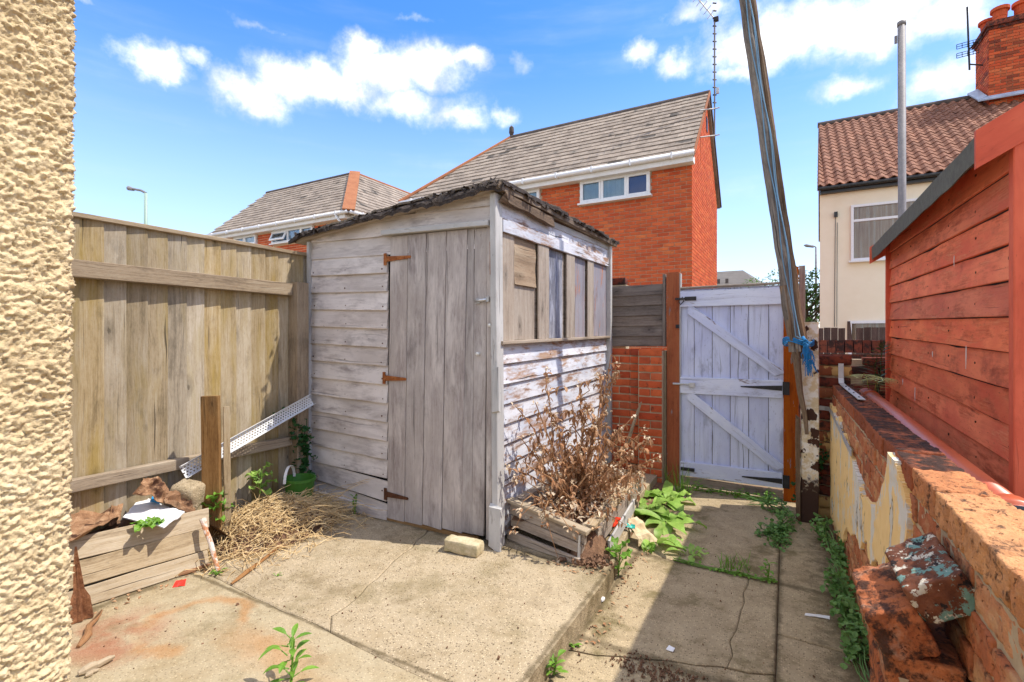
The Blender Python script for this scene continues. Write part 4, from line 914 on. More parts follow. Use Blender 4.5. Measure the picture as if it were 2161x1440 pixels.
m = MB()
for q in range(9):
    a = rng.uniform(0, 6.28); p = PB + V((.02 + .05 * math.cos(a), .05 * math.sin(a), .02)); m.tube([p, p + V((rng.uniform(-.02, .03), rng.uniform(-.02, .01), -rng.uniform(.04, .13)))], [.012, .003], 5)
m.build('splinters', M['pole_brown'], lp, kind='stuff')
for (dx, dy, mt, r_) in ((-.006, -.046, M['rope_pale'], .0042), (.018, -.04, M['rope_pale'], .0046), (.024, -.036, M['rope_pale'], .003)):
    pts = [PB.lerp(PT, i / 30) + V((dx + .008 * math.sin(i * .9 + dx * 90), dy, 0)) for i in range(31)]; pts[0] = V((.10, 4.14, 1.37)); m = MB(); m.tube(pts, r_, 6); m.build('line', mt, lp, smooth=True)
tr = thing('blue_rope', 'frayed blue rope tying the leaning pole to the white post', 'rope', (.11, 4.2, 1.2))
m = MB()
for dz in (0, .012, -.014): m.tube([V(p) + V((0, 0, dz)) for p in tie], .006, 6)
m.build('lashing', M['rope_blue'], tr, smooth=True)
m = MB().tube([(.10, 4.15, 1.39), (.115, 4.14, 1.36), (.10, 4.13, 1.34), (.13, 4.14, 1.36), (.11, 4.13, 1.37)], .012, 7); m.build('knot', M['rope_blue'], tr, smooth=True)
m = MB()
for q in range(46):
    x = rng.gauss(.135, .022); m.tube(stem_path((.112, 4.135, 1.355), (x + .012, 4.14 + rng.uniform(-.02, .02), rng.uniform(1.10, 1.24)), 5, .05), .0022, 4)
m.build('frayed_tassel', M['rope_blue'], tr, kind='stuff')

# ------------------------------------------------------------------ low garden wall on the right
WX, WT = .30, .112
lw = thing('garden_wall', 'low old brick garden wall with peeling cream render on the right', 'wall', (.356, 2.2, 0))
core = MB().box((WX + WT / 2 + .001, 2.15, .475), (WT - .010, 4.7, .95)).box((WX + WT / 2, 2.15, .985), (WT - .014, 4.7, .07)).build('mortar_core', M['mortar'], lw)
wbm = [rough_box((.216, .112, .064), (22, 10, 8), .0045, 55, s * 3.7 + 1, .005, 'brick', M['wall_brick'], chip=.005) for s in range(7)]
wtm = [rough_box((.221, .118, .070), (30, 17, 10), .0065, 52, s * 2.9 + 2, .005, 'coping_brick', M['wall_top'], chip=.009) for s in range(6)]
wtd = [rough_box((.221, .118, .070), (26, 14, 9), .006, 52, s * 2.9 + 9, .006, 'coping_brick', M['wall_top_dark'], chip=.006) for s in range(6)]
RZ = Matrix.Rotation(R(90), 4, 'Z')
for k in range(13):
    zc = -.005 + .0735 * (k + .5); y = -.15 - (.114 if k % 2 else 0)
    while y < 4.42:
        if y > .2:
            inst('brick', rng.choice(wbm), Matrix.Translation((WX + WT / 2 + rng.uniform(-.005, .004), y + .11, zc + rng.uniform(-.002, .002))) @ rnd_rot(.02).to_4x4() @ RZ @ (Matrix.Rotation(math.pi, 4, 'Z') if rng.random() < .5 else Matrix.Identity(4)), core)
        y += .2285
y = -.1
while y < 4.40:
    if y > .2:
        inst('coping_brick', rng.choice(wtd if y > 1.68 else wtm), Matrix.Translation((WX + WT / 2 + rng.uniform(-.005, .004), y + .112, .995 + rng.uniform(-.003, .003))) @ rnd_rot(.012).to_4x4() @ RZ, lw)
    y += .2255
# render coat that is left on the face
top_pts = [(4.45, .87), (4.08, .86), (3.33, .83), (2.95, .75), (2.75, .71), (2.6, .69), (2.4, .70), (2.22, .76), (2.12, .88), (2.03, .97), (1.95, 1.0), (1.84, 1.0), (1.77, .97), (1.73, .93), (1.70, .86), (1.68, .7)]
bot_pts = [(4.45, .05), (3.6, .12), (3.2, .32), (2.8, .45), (2.45, .50), (2.1, .58), (1.9, .66), (1.72, .72), (1.68, .74)]
def interp(pts, x):
    for (x0, v0), (x1, v1) in zip(pts, pts[1:]):
        if x1 <= x <= x0: return v0 + (v1 - v0) * (x0 - x) / (x0 - x1)
    return pts[-1][1]
cell = .0058; vs = {}; mb = MB(); NY, NZ = int((4.42 - 1.66) / cell), int(1.02 / cell); keep = np.zeros((NY, NZ), bool)
for i in range(NY):
    yv = 1.66 + (i + .5) * cell; tz = interp(top_pts, yv); bz = interp(bot_pts, yv)
    for j in range(NZ):
        zv = (j + .5) * cell; e = .05 * mnoise.noise(V((yv * 5, zv * 5, 0))) + .012 * mnoise.noise(V((yv * 14, zv * 14, 4)))
        keep[i, j] = bz + e * 2 < zv < tz + e and yv > 1.70 + e
def rp(i, j, lay):
    key = (i, j, lay)
    if key not in vs:
        yv, zv = 1.66 + i * cell, j * cell; x = WX - .016 + .006 * mnoise.noise(V((yv * 5, zv * 5, 2))) + .003 * mnoise.noise(V((yv * 22, zv * 22, 6)))
        vs[key] = len(mb.v); mb.v.append((x if lay == 0 else WX + .008, yv + .003 * mnoise.noise(V((yv * 80, zv * 80, 1))), zv + .003 * mnoise.noise(V((yv * 80, zv * 80, 9)))))
    return vs[key]
def qd(*a): mb.f.append(a); mb.uv += [(0, 0)] * 4
for i in range(NY):
    for j in range(NZ):
        if not keep[i, j]: continue
        qd(rp(i, j, 0), rp(i, j + 1, 0), rp(i + 1, j + 1, 0), rp(i + 1, j, 0))
        if i == 0 or not keep[i - 1, j]: qd(rp(i, j, 0), rp(i, j, 1), rp(i, j + 1, 1), rp(i, j + 1, 0))
        if i == NY - 1 or not keep[i + 1, j]: qd(rp(i + 1, j, 0), rp(i + 1, j + 1, 0), rp(i + 1, j + 1, 1), rp(i + 1, j, 1))
        if j == 0 or not keep[i, j - 1]: qd(rp(i, j, 0), rp(i + 1, j, 0), rp(i + 1, j, 1), rp(i, j, 1))
        if j == NZ - 1 or not keep[i, j + 1]: qd(rp(i, j + 1, 0), rp(i, j + 1, 1), rp(i + 1, j + 1, 1), rp(i + 1, j + 1, 0))
mb.build('render_coat', M['wall_render'], lw, smooth=False)
# stepped pier against the wall
bt = thing('wall_pier', 'stepped brick pier with paint splashed sloping cap against the garden wall', 'pier', (.23, 1.33, 0))
bcore = MB().box((.238, 1.335, .355), (.115, .225, .71)).build('mortar_core', M['mortar'], bt)
bbm = [rough_box((.222, .125, .066), (24, 13, 8), .0048, 55, s * 4.1 + 3, .006, 'brick', M['buttress'], chip=.006) for s in range(4)]
bbs = [rough_box((.108, .13, .066), (9, 9, 6), .0035, 42, s * 2.2 + 3, .006, 'brick', M['buttress'], chip=.006) for s in range(4)]
for k in range(10):
    zc = .035 + .076 * k
    if k % 2: inst('brick', rng.choice(bbm), Matrix.Translation((.236, 1.333, zc)) @ rnd_rot(.02).to_4x4() @ RZ, bcore)
    else:
        for yy in (1.275, 1.392): inst('brick', rng.choice(bbs), Matrix.Translation((.236 + rng.uniform(-.004, .004), yy, zc)) @ rnd_rot(.02).to_4x4() @ RZ, bcore)
inst('shoulder_brick', rough_box((.235, .095, .095), (34, 14, 14), .006, 52, 8.2, .008, 'shoulder_brick', M['buttress'], chip=.010), Matrix.Translation((.198, 1.34, .792)) @ Matrix.Rotation(R(-24), 4, 'Y') @ RZ, bt)
inst('cap_brick', rough_box((.225, .105, .072), (30, 14, 10), .006, 55, 5.5, .006, 'cap_brick', M['splash'], chip=.006), Matrix.Translation((.262, 1.33, .882)) @ Matrix.Rotation(R(-32), 4, 'Y') @ RZ, bt)
pbx = board('leaning_board', (.215, 1.76, .0), (.225, 1.72, .42), (0, 1, 0), .05, .014, M['white_paint'], None, rag=.02); tag(pbx, 'narrow pale board leaning on the garden wall beside the stepped pier', 'board')
# far pier and neighbours' walls
fp = thing('brick_pier', 'rough brick pier flaking cream paint at the far end of the garden wall', 'pier', (.32, 4.56, 0))
fcore = MB().box((.318, 4.575, .61), (.205, .2, 1.22)).build('mortar_core', M['mortar'], fp)
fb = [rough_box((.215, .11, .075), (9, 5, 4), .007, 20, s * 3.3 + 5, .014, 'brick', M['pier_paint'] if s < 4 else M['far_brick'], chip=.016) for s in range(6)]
for k in range(15):
    me = fb[4 + k % 2] if k in (14, 10, 12) else rng.choice(fb[:5])
    inst('brick', me, Matrix.Translation((.315 + rng.uniform(-.008, .008), 4.50 + rng.uniform(-.01, .006), .045 + k * .0835)) @ rnd_rot(.04).to_4x4() @ Matrix.Diagonal((1, 1, 1.06, 1)), fcore)
w2 = thing('brick_wall', 'dark red brick wall crossing behind the red shed', 'wall', (.9, 5.1, 0))
c2 = MB().box((.95, 5.12, .60), (1.0, .1, 1.2)).build('mortar_core', M['mortar'], w2)
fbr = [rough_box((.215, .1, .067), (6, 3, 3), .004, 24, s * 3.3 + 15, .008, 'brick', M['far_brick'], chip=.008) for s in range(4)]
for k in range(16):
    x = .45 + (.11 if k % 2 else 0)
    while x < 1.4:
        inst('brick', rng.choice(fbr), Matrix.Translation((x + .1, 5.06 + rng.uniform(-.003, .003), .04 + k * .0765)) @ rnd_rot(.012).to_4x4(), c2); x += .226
w3 = thing('brick_wall', 'farther garden wall topped with upright bricks below the brown fence', 'wall', (.8, 6.6, 0))
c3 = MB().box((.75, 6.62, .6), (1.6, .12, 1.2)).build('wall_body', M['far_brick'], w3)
x = -.05
while x < 1.55:
    inst('coping_brick', box_mesh((.072, .13, .14), M['far_brick'], 'coping_brick'), Matrix.Translation((x, 6.61 + rng.uniform(-.004, .004), 1.29 + rng.uniform(-.004, .004))) @ rnd_rot(.015).to_4x4(), c3); x += .081
def low_fence(label, x0, x1, yv, z1):
    f_ = thing('picket_fence', label, 'fence', ((x0 + x1) / 2, yv, .2)); x = x0
    while x < x1 - .04:
        board('picket', (x + .045, yv, .3), (x + .045, yv + rng.uniform(-.004, .004), z1 + rng.uniform(-.006, .006)), (1, 0, 0), .086, .018, M['brownfence'], f_, seg=2); x += .092
    board('rail', (x0, yv + .03, 1.2), (x1, yv + .03, 1.2), (0, 0, 1), .06, .03, M['brownfence'], f_)
low_fence('greyish brown short fence beyond the farther garden wall', .40, .80, 8.9, 1.535); low_fence('dark brown short fence in front of the cream house', .90, 1.7, 8.9, 1.535)
bs = board('leaning_slate', (.815, 8.8, 1.3), (.80, 8.8, 1.63), (1, 0, 0), .07, .02, M['brownfence'], None, end_w=.5); tag(bs, 'pointed dark offcut standing between the two short brown fences', 'offcut')
# straps, pipe, bag
def ribbon(mb, pts, wd, W, T):
    wd = V(wd).normalized(); rr = []
    for i, p in enumerate(pts):
        p = V(p); d = (V(pts[min(i + 1, len(pts) - 1)]) - V(pts[max(i - 1, 0)])).normalized(); n = d.cross(wd).normalized()
        rr.append([p - wd * W / 2 - n * T / 2, p + wd * W / 2 - n * T / 2, p + wd * W / 2 + n * T / 2, p - wd * W / 2 + n * T / 2])
    mb.rings(rr); return mb
st1 = thing('metal_strap', 'galvanised bent strap lying on top of the garden wall', 'strap', (.36, 4.1, 1.05))
m = ribbon(MB(), [(.355, 4.435, 1.19), (.355, 4.43, 1.08), (.355, 4.40, 1.045), (.356, 4.2, 1.041), (.36, 3.3, 1.043)], (1, 0, 0), .034, .004); m.build('strap_bar', M['galv'], st1)
for yy in (4.1, 3.9, 3.65, 3.4): MB().tube([(.357, yy, 1.044), (.357, yy, 1.049)], .005, 6).build('screw', M['black_iron'], st1)
st2 = thing('metal_strap', 'galvanised angle strap fixed to the face of the garden wall', 'strap', (.28, 4.2, .85))
m = ribbon(MB(), [(.19, 4.425, .85), (.25, 4.425, .848), (.279, 4.41, .845), (.281, 4.2, .842), (.283, 3.0, .80)], (0, 0, 1), .032, .004); m.build('strap_bar', M['galv'], st2)
pp = thing('drain_pipe', 'terracotta coloured plastic pipe running between garden wall and red shed', 'pipe', (.53, 3.2, .9))
MB().tube([(.505, 1.62, .905), (.51, 2.4, .92), (.52, 3.2, .93), (.53, 4.6, .945)], .056, 28).build('pipe_run', M['clay_pipe'], pp, smooth=True)
for yy in (1.70, 4.3): MB().tube([(.508 + .006 * (yy - 1.7), yy, .907 + .014 * (yy - 1.7)), (.509 + .006 * (yy - 1.7), yy + .07, .908 + .014 * (yy - 1.7))], .063, 28).build('collar', M['clay_pipe'], pp, smooth=True)
m = MB().tube([(.46, 1.60, .955), (.60, 1.63, .95), (.85, 1.66, .94), (1.3, 1.7, .92)], .028, 14); m.build('black_hose', M['black_plastic'], None, smooth=True, label='black pipe lying across the end of the terracotta pipe', cat='pipe')
me = rough_box((.30, .16, .09), (14, 10, 7), .025, 14, 2.2, .04, 'plastic_bag', M['bag']); o = bpy.data.objects.new('plastic_bag', me); COL.objects.link(o); o.location = (.56, 1.40, .93); LOC[o] = V(o.location); tag(o, 'crumpled plastic bag behind the near end of the garden wall', 'bag')
# ------------------------------------------------------------------ red shed behind the wall
RS = thing('red_shed', 'rust red painted shiplap shed with grey felt roof behind the garden wall', 'shed', (1.5, 3.5, .1))
RX = .68; Y0, Y1 = 2.29, 4.66
def rz(yv): return .027 * (yv - 2.3)
prof = lambda W: [(-W / 2, 0), (W / 2 + .004, 0), (W / 2 + .004, .003), (W / 2 - .004, .008), (-W / 2 + .003, .021), (-W / 2, .019)]
for k in range(-2, 13):
    z0 = .563 + k * .1275; z1 = z0 + .1275
    if z1 > 2.12: z1 = 2.11
    W = z1 - z0
    if W < .03: continue
    board('weatherboard', (RX + .018, Y0, (z0 + z1) / 2 + rz(Y0)), (RX + .018, Y1, (z0 + z1) / 2 + rz(Y1)), (0, 0, 1), W, .02, M['red'], RS, prof=prof(W), nd=(-1, 0, 0), seg=10, wob=.002)
    board('end_board', (RX + .03, Y0 + .01, (z0 + z1) / 2), (2.35, Y0 + .01, (z0 + z1) / 2), (0, 0, 1), W - .004, .018, M['red'], RS, seg=4)
MB().box((1.52, 3.475, 1.1), (1.66, 2.34, 2.0)).build('wall_core', M['dark_in'], RS)
board('corner_post', (RX - .004, Y0 - .016, .3), (RX - .004, Y0 - .016, 2.09), (0, 1, 0), .045, .03, M['red_trim'], RS)
board('corner_post', (RX + .035, Y0 - .016, .3), (RX + .035, Y0 - .016, 2.11), (1, 0, 0), .05, .02, M['red_trim'], RS)
board('corner_post', (RX - .004, Y1 + .012, .3), (RX - .004, Y1 + .012, 2.14), (0, 1, 0), .03, .035, M['red_trim'], RS)
EX, EZ, RDX = .585, 2.085, 1.52; RDZ = EZ + (RDX - EX) * .6
rr = MB(); rr.poly([(EX, Y0 - .03, EZ - .018), (RDX, Y0 - .03, RDZ - .018), (2 * RDX - EX, Y0 - .03, EZ - .018), (2 * RDX - EX, Y0 - .03, EZ - .003), (RDX, Y0 - .03, RDZ - .003), (EX, Y0 - .03, EZ - .003)], (0, Y1 - Y0 + .07, 0)); rroof = rr.build('roof', M['red_trim'], RS)
rf = MB(); n = 30; rings = []
for i in range(n + 1):
    yv = Y0 - .032 + (Y1 - Y0 + .075) * i / n; dz = .006 * mnoise.noise(V((yv * 3, 1, 2))) ; lo = -.088 + .012 * mnoise.noise(V((yv * 4, 7, 2))) - .01 * i / n
    t = .004; rings.append([V((EX - .008, yv, EZ + lo)), V((EX - .010, yv, EZ + dz)), V((RDX, yv, RDZ + .010)), V((2 * RDX - EX + .01, yv, EZ + .004)), V((2 * RDX - EX + .01, yv, EZ - .002)), V((RDX, yv, RDZ + .004)), V((EX - .004, yv, EZ + .002)), V((EX - .003, yv, EZ + lo))])
rf.rings(rings); rf.build('felt', M['felt_red_shed'], rroof)
for yv, nm in ((Y0 - .045, 'bargeboard'), (Y1 + .055, 'bargeboard')):
    for sgn in (1, -1):
        xe = EX - .02 if sgn > 0 else 2 * RDX - EX + .02; m = MB(); m.poly([(xe, yv, EZ + .018 - .012), (RDX, yv, RDZ + .02), (RDX, yv, RDZ - .12), (xe, yv, EZ - .125)], (0, .018, 0)); m.build(nm, M['red_trim'], RS)
board('roof_block', (RX + .02, Y0 - .02, 2.05), (RX + .075, Y0 - .02, 2.08), (0, 0, 1), .04, .03, M['felt_red_shed'], RS)
nail_heads(RS, [(RX + .003, y_ + rng.uniform(-.012, .012), .563 + k * .1275 + .03 + rz(y_) + rng.uniform(-.006, .05)) for k in range(2, 12) for y_ in (2.36, 2.72, 3.1, 3.5, 3.95, 4.35, 4.6)], (-1, 0, 0), M['rust_dark'], .005)
m = MB()
for (u, v, L_) in ((2039, 730, .10), (1931, 818, .08), (1968, 742, .03), (2014, 540, .05), (1905, 800, .04)):
    p = G(u, v, x=RX - .003); m.tube([p, p + V((0, rng.uniform(-.004, .004), -L_ * .5)), p + V((0, rng.uniform(-.006, .006), -L_))], [.0016, .0024, .001], 5)
m.build('white_drips', M['white_paint'], RS, kind='stuff')
gp = thing('grey_pole', 'plain grey metal pole standing up behind the red shed roof', 'pole', (.978, 6.0, 0))
MB().tube([(.978, 6.0, 0), (.975, 6.0, 2.0), (.970, 6.0, 4.42)], .032, 16).build('shaft', M['pole_grey'], gp, smooth=True)
MB().tube([(.970, 6.0, 4.40), (.970, 6.0, 4.44)], .036, 16).build('cap', M['pole_grey'], gp, smooth=True); MB().box((.925, 6.0, 4.28), (.02, .02, .07)).build('hook', M['pole_grey'], gp)

# ------------------------------------------------------------------ houses beyond the gate
def window(house, x0, x1, z0, z1, yv, mull=(), transom=None, curtain=None, tilt=None):
    w_ = bpy.data.objects.new('window', None); _register(w_, house, V(((x0 + x1) / 2, yv - .03, z0)))
    fr = .055; m = MB(); cy = yv - .035; D = .07
    m.box(((x0 + x1) / 2, cy, z1 - fr / 2), (x1 - x0, D, fr)).box(((x0 + x1) / 2, cy, z0 + fr / 2), (x1 - x0, D, fr)).box((x0 + fr / 2, cy, (z0 + z1) / 2), (fr, D - .004, z1 - z0 - 2 * fr)).box((x1 - fr / 2, cy, (z0 + z1) / 2), (fr, D - .004, z1 - z0 - 2 * fr))
    for q in mull: m.box((q, cy, (z0 + z1) / 2), (fr, D - .008, z1 - z0 - 2 * fr))
    if transom: m.box(((x0 + x1) / 2, cy - .001, transom), (x1 - x0 - 2 * fr, D - .012, fr))
    m.build('frame', M['white_pvc'], w_)
    xs = [x0] + list(mull) + [x1]; zs = [z0] + ([transom] if transom else []) + [z1]
    for i in range(len(xs) - 1):
        for j in range(len(zs) - 1):
            a, b, c, d = xs[i] + fr * .6, xs[i + 1] - fr * .6, zs[j] + fr * .6, zs[j + 1] - fr * .6
            MB().box(((a + b) / 2, yv - .03, (c + d) / 2), (b - a, .006, d - c)).build('pane', M['glass'], w_)
            if tilt == i: continue
            sash = MB()
            for (cx, cz, sx_, sz_) in (((a + b) / 2, d - .015, b - a, .035), ((a + b) / 2, c + .015, b - a, .035), (a + .015, (c + d) / 2, .035, d - c - .07), (b - .015, (c + d) / 2, .035, d - c - .07)): sash.box((cx, yv - .055, cz), (sx_, .04, sz_))
            if (i + j) % 2 == 0 and not transom: sash.build('sash', M['white_pvc'], w_)
    if tilt is not None:
        a, b = xs[tilt] + fr * .7, xs[tilt + 1] - fr * .7; rot = Matrix.Rotation(R(-24), 3, 'X'); h = z1 - z0 - 2 * fr; piv = V(((a + b) / 2, yv - .06, z1 - fr)); sm = MB()
        for (dx, dz, sx_, sz_) in ((0, -.02, b - a, .045), (0, -h + .02, b - a, .045), (-(b - a) / 2 + .02, -h / 2, .045, h - .09), ((b - a) / 2 - .02, -h / 2, .045, h - .09)): sm.box(piv + rot @ V((dx, 0, dz)), (sx_, .04, sz_), rot)
        sm.build('open_sash', M['white_pvc'], w_); MB().box(piv + rot @ V((0, 0, -h / 2)), (b - a - .06, .006, h - .08), rot).build('pane', M['glass'], w_)
    MB().box(((x0 + x1) / 2, yv - .014, (z0 + z1) / 2), (x1 - x0 - .02, .006, z1 - z0 - .02)).build('curtain', curtain or M['curtain'], w_)
    MB().box(((x0 + x1) / 2, yv - .06, z0 - .02), (x1 - x0 + .08, .14, .035)).build('sill', M['white_pvc'], w_)
def tile_skin(parent, o, du, dv, nrm, rows, gauge, tw, lo, hi, mat, n_ind, th=.022, shape=None, near=None, name='tile'):
    """courses of tiles up a slope, each lapped over the one below"""
    o, du, dv, nrm = V(o), V(du).normalized(), V(dv).normalized(), V(nrm).normalized(); items = []
    tiltm = .035
    for r in range(rows):
        a, b = lo((r + .3) * gauge), hi((r + .3) * gauge); u = (a // tw) * tw + (tw / 2 if r % 2 and shape is None else 0)
        while u < b:
            u0, u1 = max(u, a), min(u + tw, b)
            if u1 - u0 > .05:
                c = o + du * ((u0 + u1) / 2) + dv * ((r + .5) * gauge); items.append(((c - V((0, 0, CAM_H))).length, u0, u1, r))
            u += tw
    items.sort()
    vt = (dv + nrm * -(tiltm / gauge * .5)).normalized(); nt_ = du.cross(vt); nt_ = nt_ if nt_.dot(nrm) > 0 else -nt_
    R3 = Matrix((du, vt, nt_)).transposed()
    def put(m, u0, u1, r):
        c = o + du * ((u0 + u1) / 2) + dv * ((r + .5) * gauge) + nrm * (.02 + rng.uniform(0, .006)); L = gauge * 1.12; W = u1 - u0 - .004
        if shape is None: m.box(c, (W, L, th), R3)
        else:
            rings = []
            for s in (-.5, .5): rings.append([c + R3 @ V((W * q, L * s, shape(q + .5))) for q in [i / 6 - .5 for i in range(7)]] + [c + R3 @ V((W * q, L * s, shape(q + .5) - .02)) for q in [.5 - i / 6 for i in range(7)]])
            m.rings(rings)
        return m
    for (_, u0, u1, r) in items[:n_ind]: put(MB(), u0, u1, r).build(name, mat, parent)
    if len(items) > n_ind:
        m = MB()
        for (_, u0, u1, r) in items[n_ind:]: put(m, u0, u1, r)
        m.build('tiling', mat, parent, kind='stuff')
def gutter(house, a, b, r=.055):
    a, b = V(a), V(b); MB().tube([a, b], r, 12).build('gutter', M['white_pvc'], house, smooth=True)
    n = int((b - a).length / .8); m = MB()
    for i in range(n): m.box(a.lerp(b, (i + .5) / n), (.03, r * 2.3, r * 2.2)) if abs((b - a).x) > abs((b - a).y) else m.box(a.lerp(b, (i + .5) / n), (r * 2.3, .03, r * 2.2))
    m.build('gutter_clips', M['white_pvc'], house, kind='stuff')
# -- the brick house straight behind
HY, HX0, HX1, EAV, RID, RY = 10.2, -8.85, -1.63, 4.9, 7.05, 12.2
h1 = thing('brick_house', 'red brick house with tall gable behind the shed and gate', 'house', (-5.2, 12.2, 0))
wf = MB().box(((HX0 + HX1) / 2, (HY + 14.2) / 2 + .006, EAV / 2), (HX1 - HX0 - .024, 4.0 - .02, EAV - .01)).build('wall', M['mortar_light'], h1)
w1 = (-3.95, -2.44, 4.315, 4.80); wq = (-6.35, -4.94, 4.315, 4.80)
brick_skin(wf, (HX0, HY + .012, .6), (1, 0, 0), (0, -1, 0), brick_layout(HX1 - HX0, EAV - .1 - .6, holes=[(w1[0] - HX0 - .01, w1[1] - HX0 + .01, w1[2] - .65, w1[3] - .6 + .02), (wq[0] - HX0 - .01, wq[1] - HX0 + .01, wq[2] - .65, wq[3] - .58)]), .012, M['house_brick'], 300, near=lambda c: (abs(c.x + 3.0) + (0 if c.z > 2.6 else 50)))
def gspan(z): 
    zz = z + .6; q = max(0.0, (zz - EAV) / (RID - EAV)); return (2.0 * q, 4.0 - 2.0 * q)
MB().poly([(HX1 - .012, HY + .006, EAV - .02), (HX1 - .012, 14.19, EAV - .02), (HX1 - .012, RY, RID - .06)], (-.2, 0, 0)).build('gable', M['mortar_light'], h1)
brick_skin(wf, (HX1 - .012, HY, .6), (0, 1, 0), (1, 0, 0), brick_layout(4.0, RID - .7, span=gspan), .012, M['house_brick'], 0)
window(h1, *w1, HY, mull=(-3.455, -2.94)); window(h1, *wq, HY, mull=(-5.85, -5.4))
MB().poly([(-2.90, HY - .032, 4.36), (-2.50, HY - .032, 4.36), (-2.50, HY - .032, 4.75), (-2.90, HY - .032, 4.75)], (0, .004, 0)).build('blue_blind', plain('blue_blind', srgb(40, 86, 150)), h1)
MB().box(((HX0 + HX1) / 2, HY - .10, 4.86), (HX1 - HX0 + .1, .22, .13)).build('fascia', M['white_paint'], h1)
gutter(h1, (HX0 - .1, HY - .25, 4.95), (HX1 + .08, HY - .25, 4.95))
sl = V((0, RY - (HY - .22), RID - 4.95)); SL = sl.length; dv = sl.normalized(); nr = V((0, -dv.z, dv.y))
rb = MB(); rb.poly([(HX0 - .1, HY - .2, 4.94), (HX1 + .06, HY - .2, 4.94), (HX1 + .06, RY, RID - .02), (-6.84, RY, RID - .02)], (0, .04, -.06)).poly([(HX1 + .06, 14.4, 4.94), (HX0 - .1, 14.4, 4.94), (-6.84, RY, RID - .02), (HX1 + .06, RY, RID - .02)], (0, -.04, -.06)).poly([(HX0 - .1, 14.4, 4.94), (HX0 - .1, HY - .2, 4.94), (-6.84, RY, RID - .02)], (.04, 0, -.06)); r1 = rb.build('roof', M['roof_tile'], h1)
rows = 15; tile_skin(r1, (0, HY - .22, 4.95), (1, 0, 0), dv, nr, rows, SL / rows, .33, lambda v: HX0 - .1 + (-6.84 - HX0 + .1) * v / SL, lambda v: HX1 + .06, M['roof_tile'], 300)
board('verge', (HX1 + .075, HY - .24, 4.93), (HX1 + .075, RY, RID + .03), (0, 0, 1), .07, .03, M['hip_orange'], h1); board('verge', (HX1 + .075, 14.42, 4.93), (HX1 + .075, RY, RID + .03), (0, 0, 1), .07, .03, M['ridge_grey'], h1)
MB().tube([(HX1 + .08, RY, RID + .01), (-6.84, RY, RID + .01)], .07, 10).build('ridge', M['ridge_grey'], h1)
MB().tube([(-6.84, RY, RID + .01), (HX0 - .12, HY - .24, 4.98)], .065, 10).build('hip', M['hip_orange'], h1)
m = MB().tube([(-6.82, RY, RID + .05), (-6.82, RY, RID + .16), (-6.82, RY, RID + .30), (-6.82, RY, RID + .36)], [.03, .075, .065, .01], 10); m.build('finial', M['ridge_grey'], h1)
MB().box((HX1 + .004, RY + .02, 6.35), (.02, .18, .32)).build('gable_vent', M['black_plastic'], h1)
ant = thing('tv_aerial', 'tall thin television aerial mast on the gable of the brick house', 'aerial', (-1.42, 12.7, 6.3))
a0 = G(1508, 291, x=-1.36); a1 = G(1508, 40, x=-1.36); a1.x, a1.y = a0.x, a0.y
MB().tube([a0, a1], .018, 8).build('mast', M['pole_grey'], ant)
for (z_) in (a0.z + .04, a0.z + .62): MB().tube([(HX1, a0.y - .15, z_ - .03), (a0.x, a0.y - .02, z_), (a0.x + .1, a0.y, z_ + .01)], .014, 6).build('bracket', M['galv'], ant)
m = MB()
for i in range(14): z_ = a0.z + .75 + i * .165; m.tube([(a0.x - .03, a0.y - .03, z_), (a0.x + .03, a0.y + .03, z_ + .01)], .016, 5)
m.build('cable_clips', M['black_iron'], ant, kind='stuff')
top = a1.copy(); bo = V((-.46, -.30, .62)); MB().tube([top, top + bo * 1.7], .012, 6).build('boom', M['galv'], ant)
for i in range(11): c = top + bo * (.15 + i * .145); d = V((.09, -.10, .02)); MB().tube([c - d, c + d], .007, 5).build('element', M['galv'], ant)
MB().box(top + V((.03, 0, -.02)), (.1, .08, .08)).build('clamp', M['black_iron'], ant); MB().box(a0 + V((.06, 0, 1.0)), (.06, .05, .12)).build('junction', M['galv'], ant)
# -- the corner house to the left
QX0, QX1, QY = -17.7, -11.0, 10.1
h2 = thing('brick_house', 'red brick corner house with hipped roof beyond the fence', 'house', (-14.3, 12.5, 0))
wl = MB().box(((QX0 + QX1) / 2, QY + 2.1, EAV / 2), (QX1 - QX0 - .024, 4.18, EAV - .01)).box((-13.0, 15.5, EAV / 2 - .01), (3.97, 4.0, EAV - .03)).build('wall', M['mortar_light'], h2)
wa, wb2 = (-14.42, -12.48, 4.395, 4.79), (-16.45, -15.25, 4.50, 4.79)
brick_skin(wl, (QX0, QY + .012, 3.2), (1, 0, 0), (0, -1, 0), brick_layout(QX1 - QX0, EAV - .1 - 3.2, holes=[(q[0] - QX0 - .01, q[1] - QX0 + .01, q[2] - 3.25, q[3] - 3.18) for q in (wa, wb2)]), .012, M['house_brick'], 300)
brick_skin(wl, (QX1 - .012, QY, 3.2), (0, 1, 0), (1, 0, 0), brick_layout(4.2, EAV - .1 - 3.2), .012, M['house_brick'], 0)
window(h2, *wa, QY, mull=(-13.65, -13.04), tilt=0); window(h2, *wb2, QY, mull=(-15.85,))
MB().box(((QX0 + QX1) / 2, QY - .10, 4.86), (QX1 - QX0 + .1, .22, .13)).box((QX1 + .10, 13.1, 4.858), (.22, 6.0, .13)).build('fascia', M['white_paint'], h2)
gutter(h2, (QX0 - .1, QY - .25, 4.95), (QX1 + .2, QY - .25, 4.95)); gutter(h2, (QX1 + .25, QY - .2, 4.95), (QX1 + .25, 17, 4.95))
MB().tube([(QX1 - .25, QY - .26, 4.9), (QX1 - .22, QY - .24, 4.8), (QX1 - .12, QY - .06, 4.62), (QX1 - .12, QY - .06, .3)], .035, 10).build('downpipe', M['white_pvc'], h2, smooth=True)
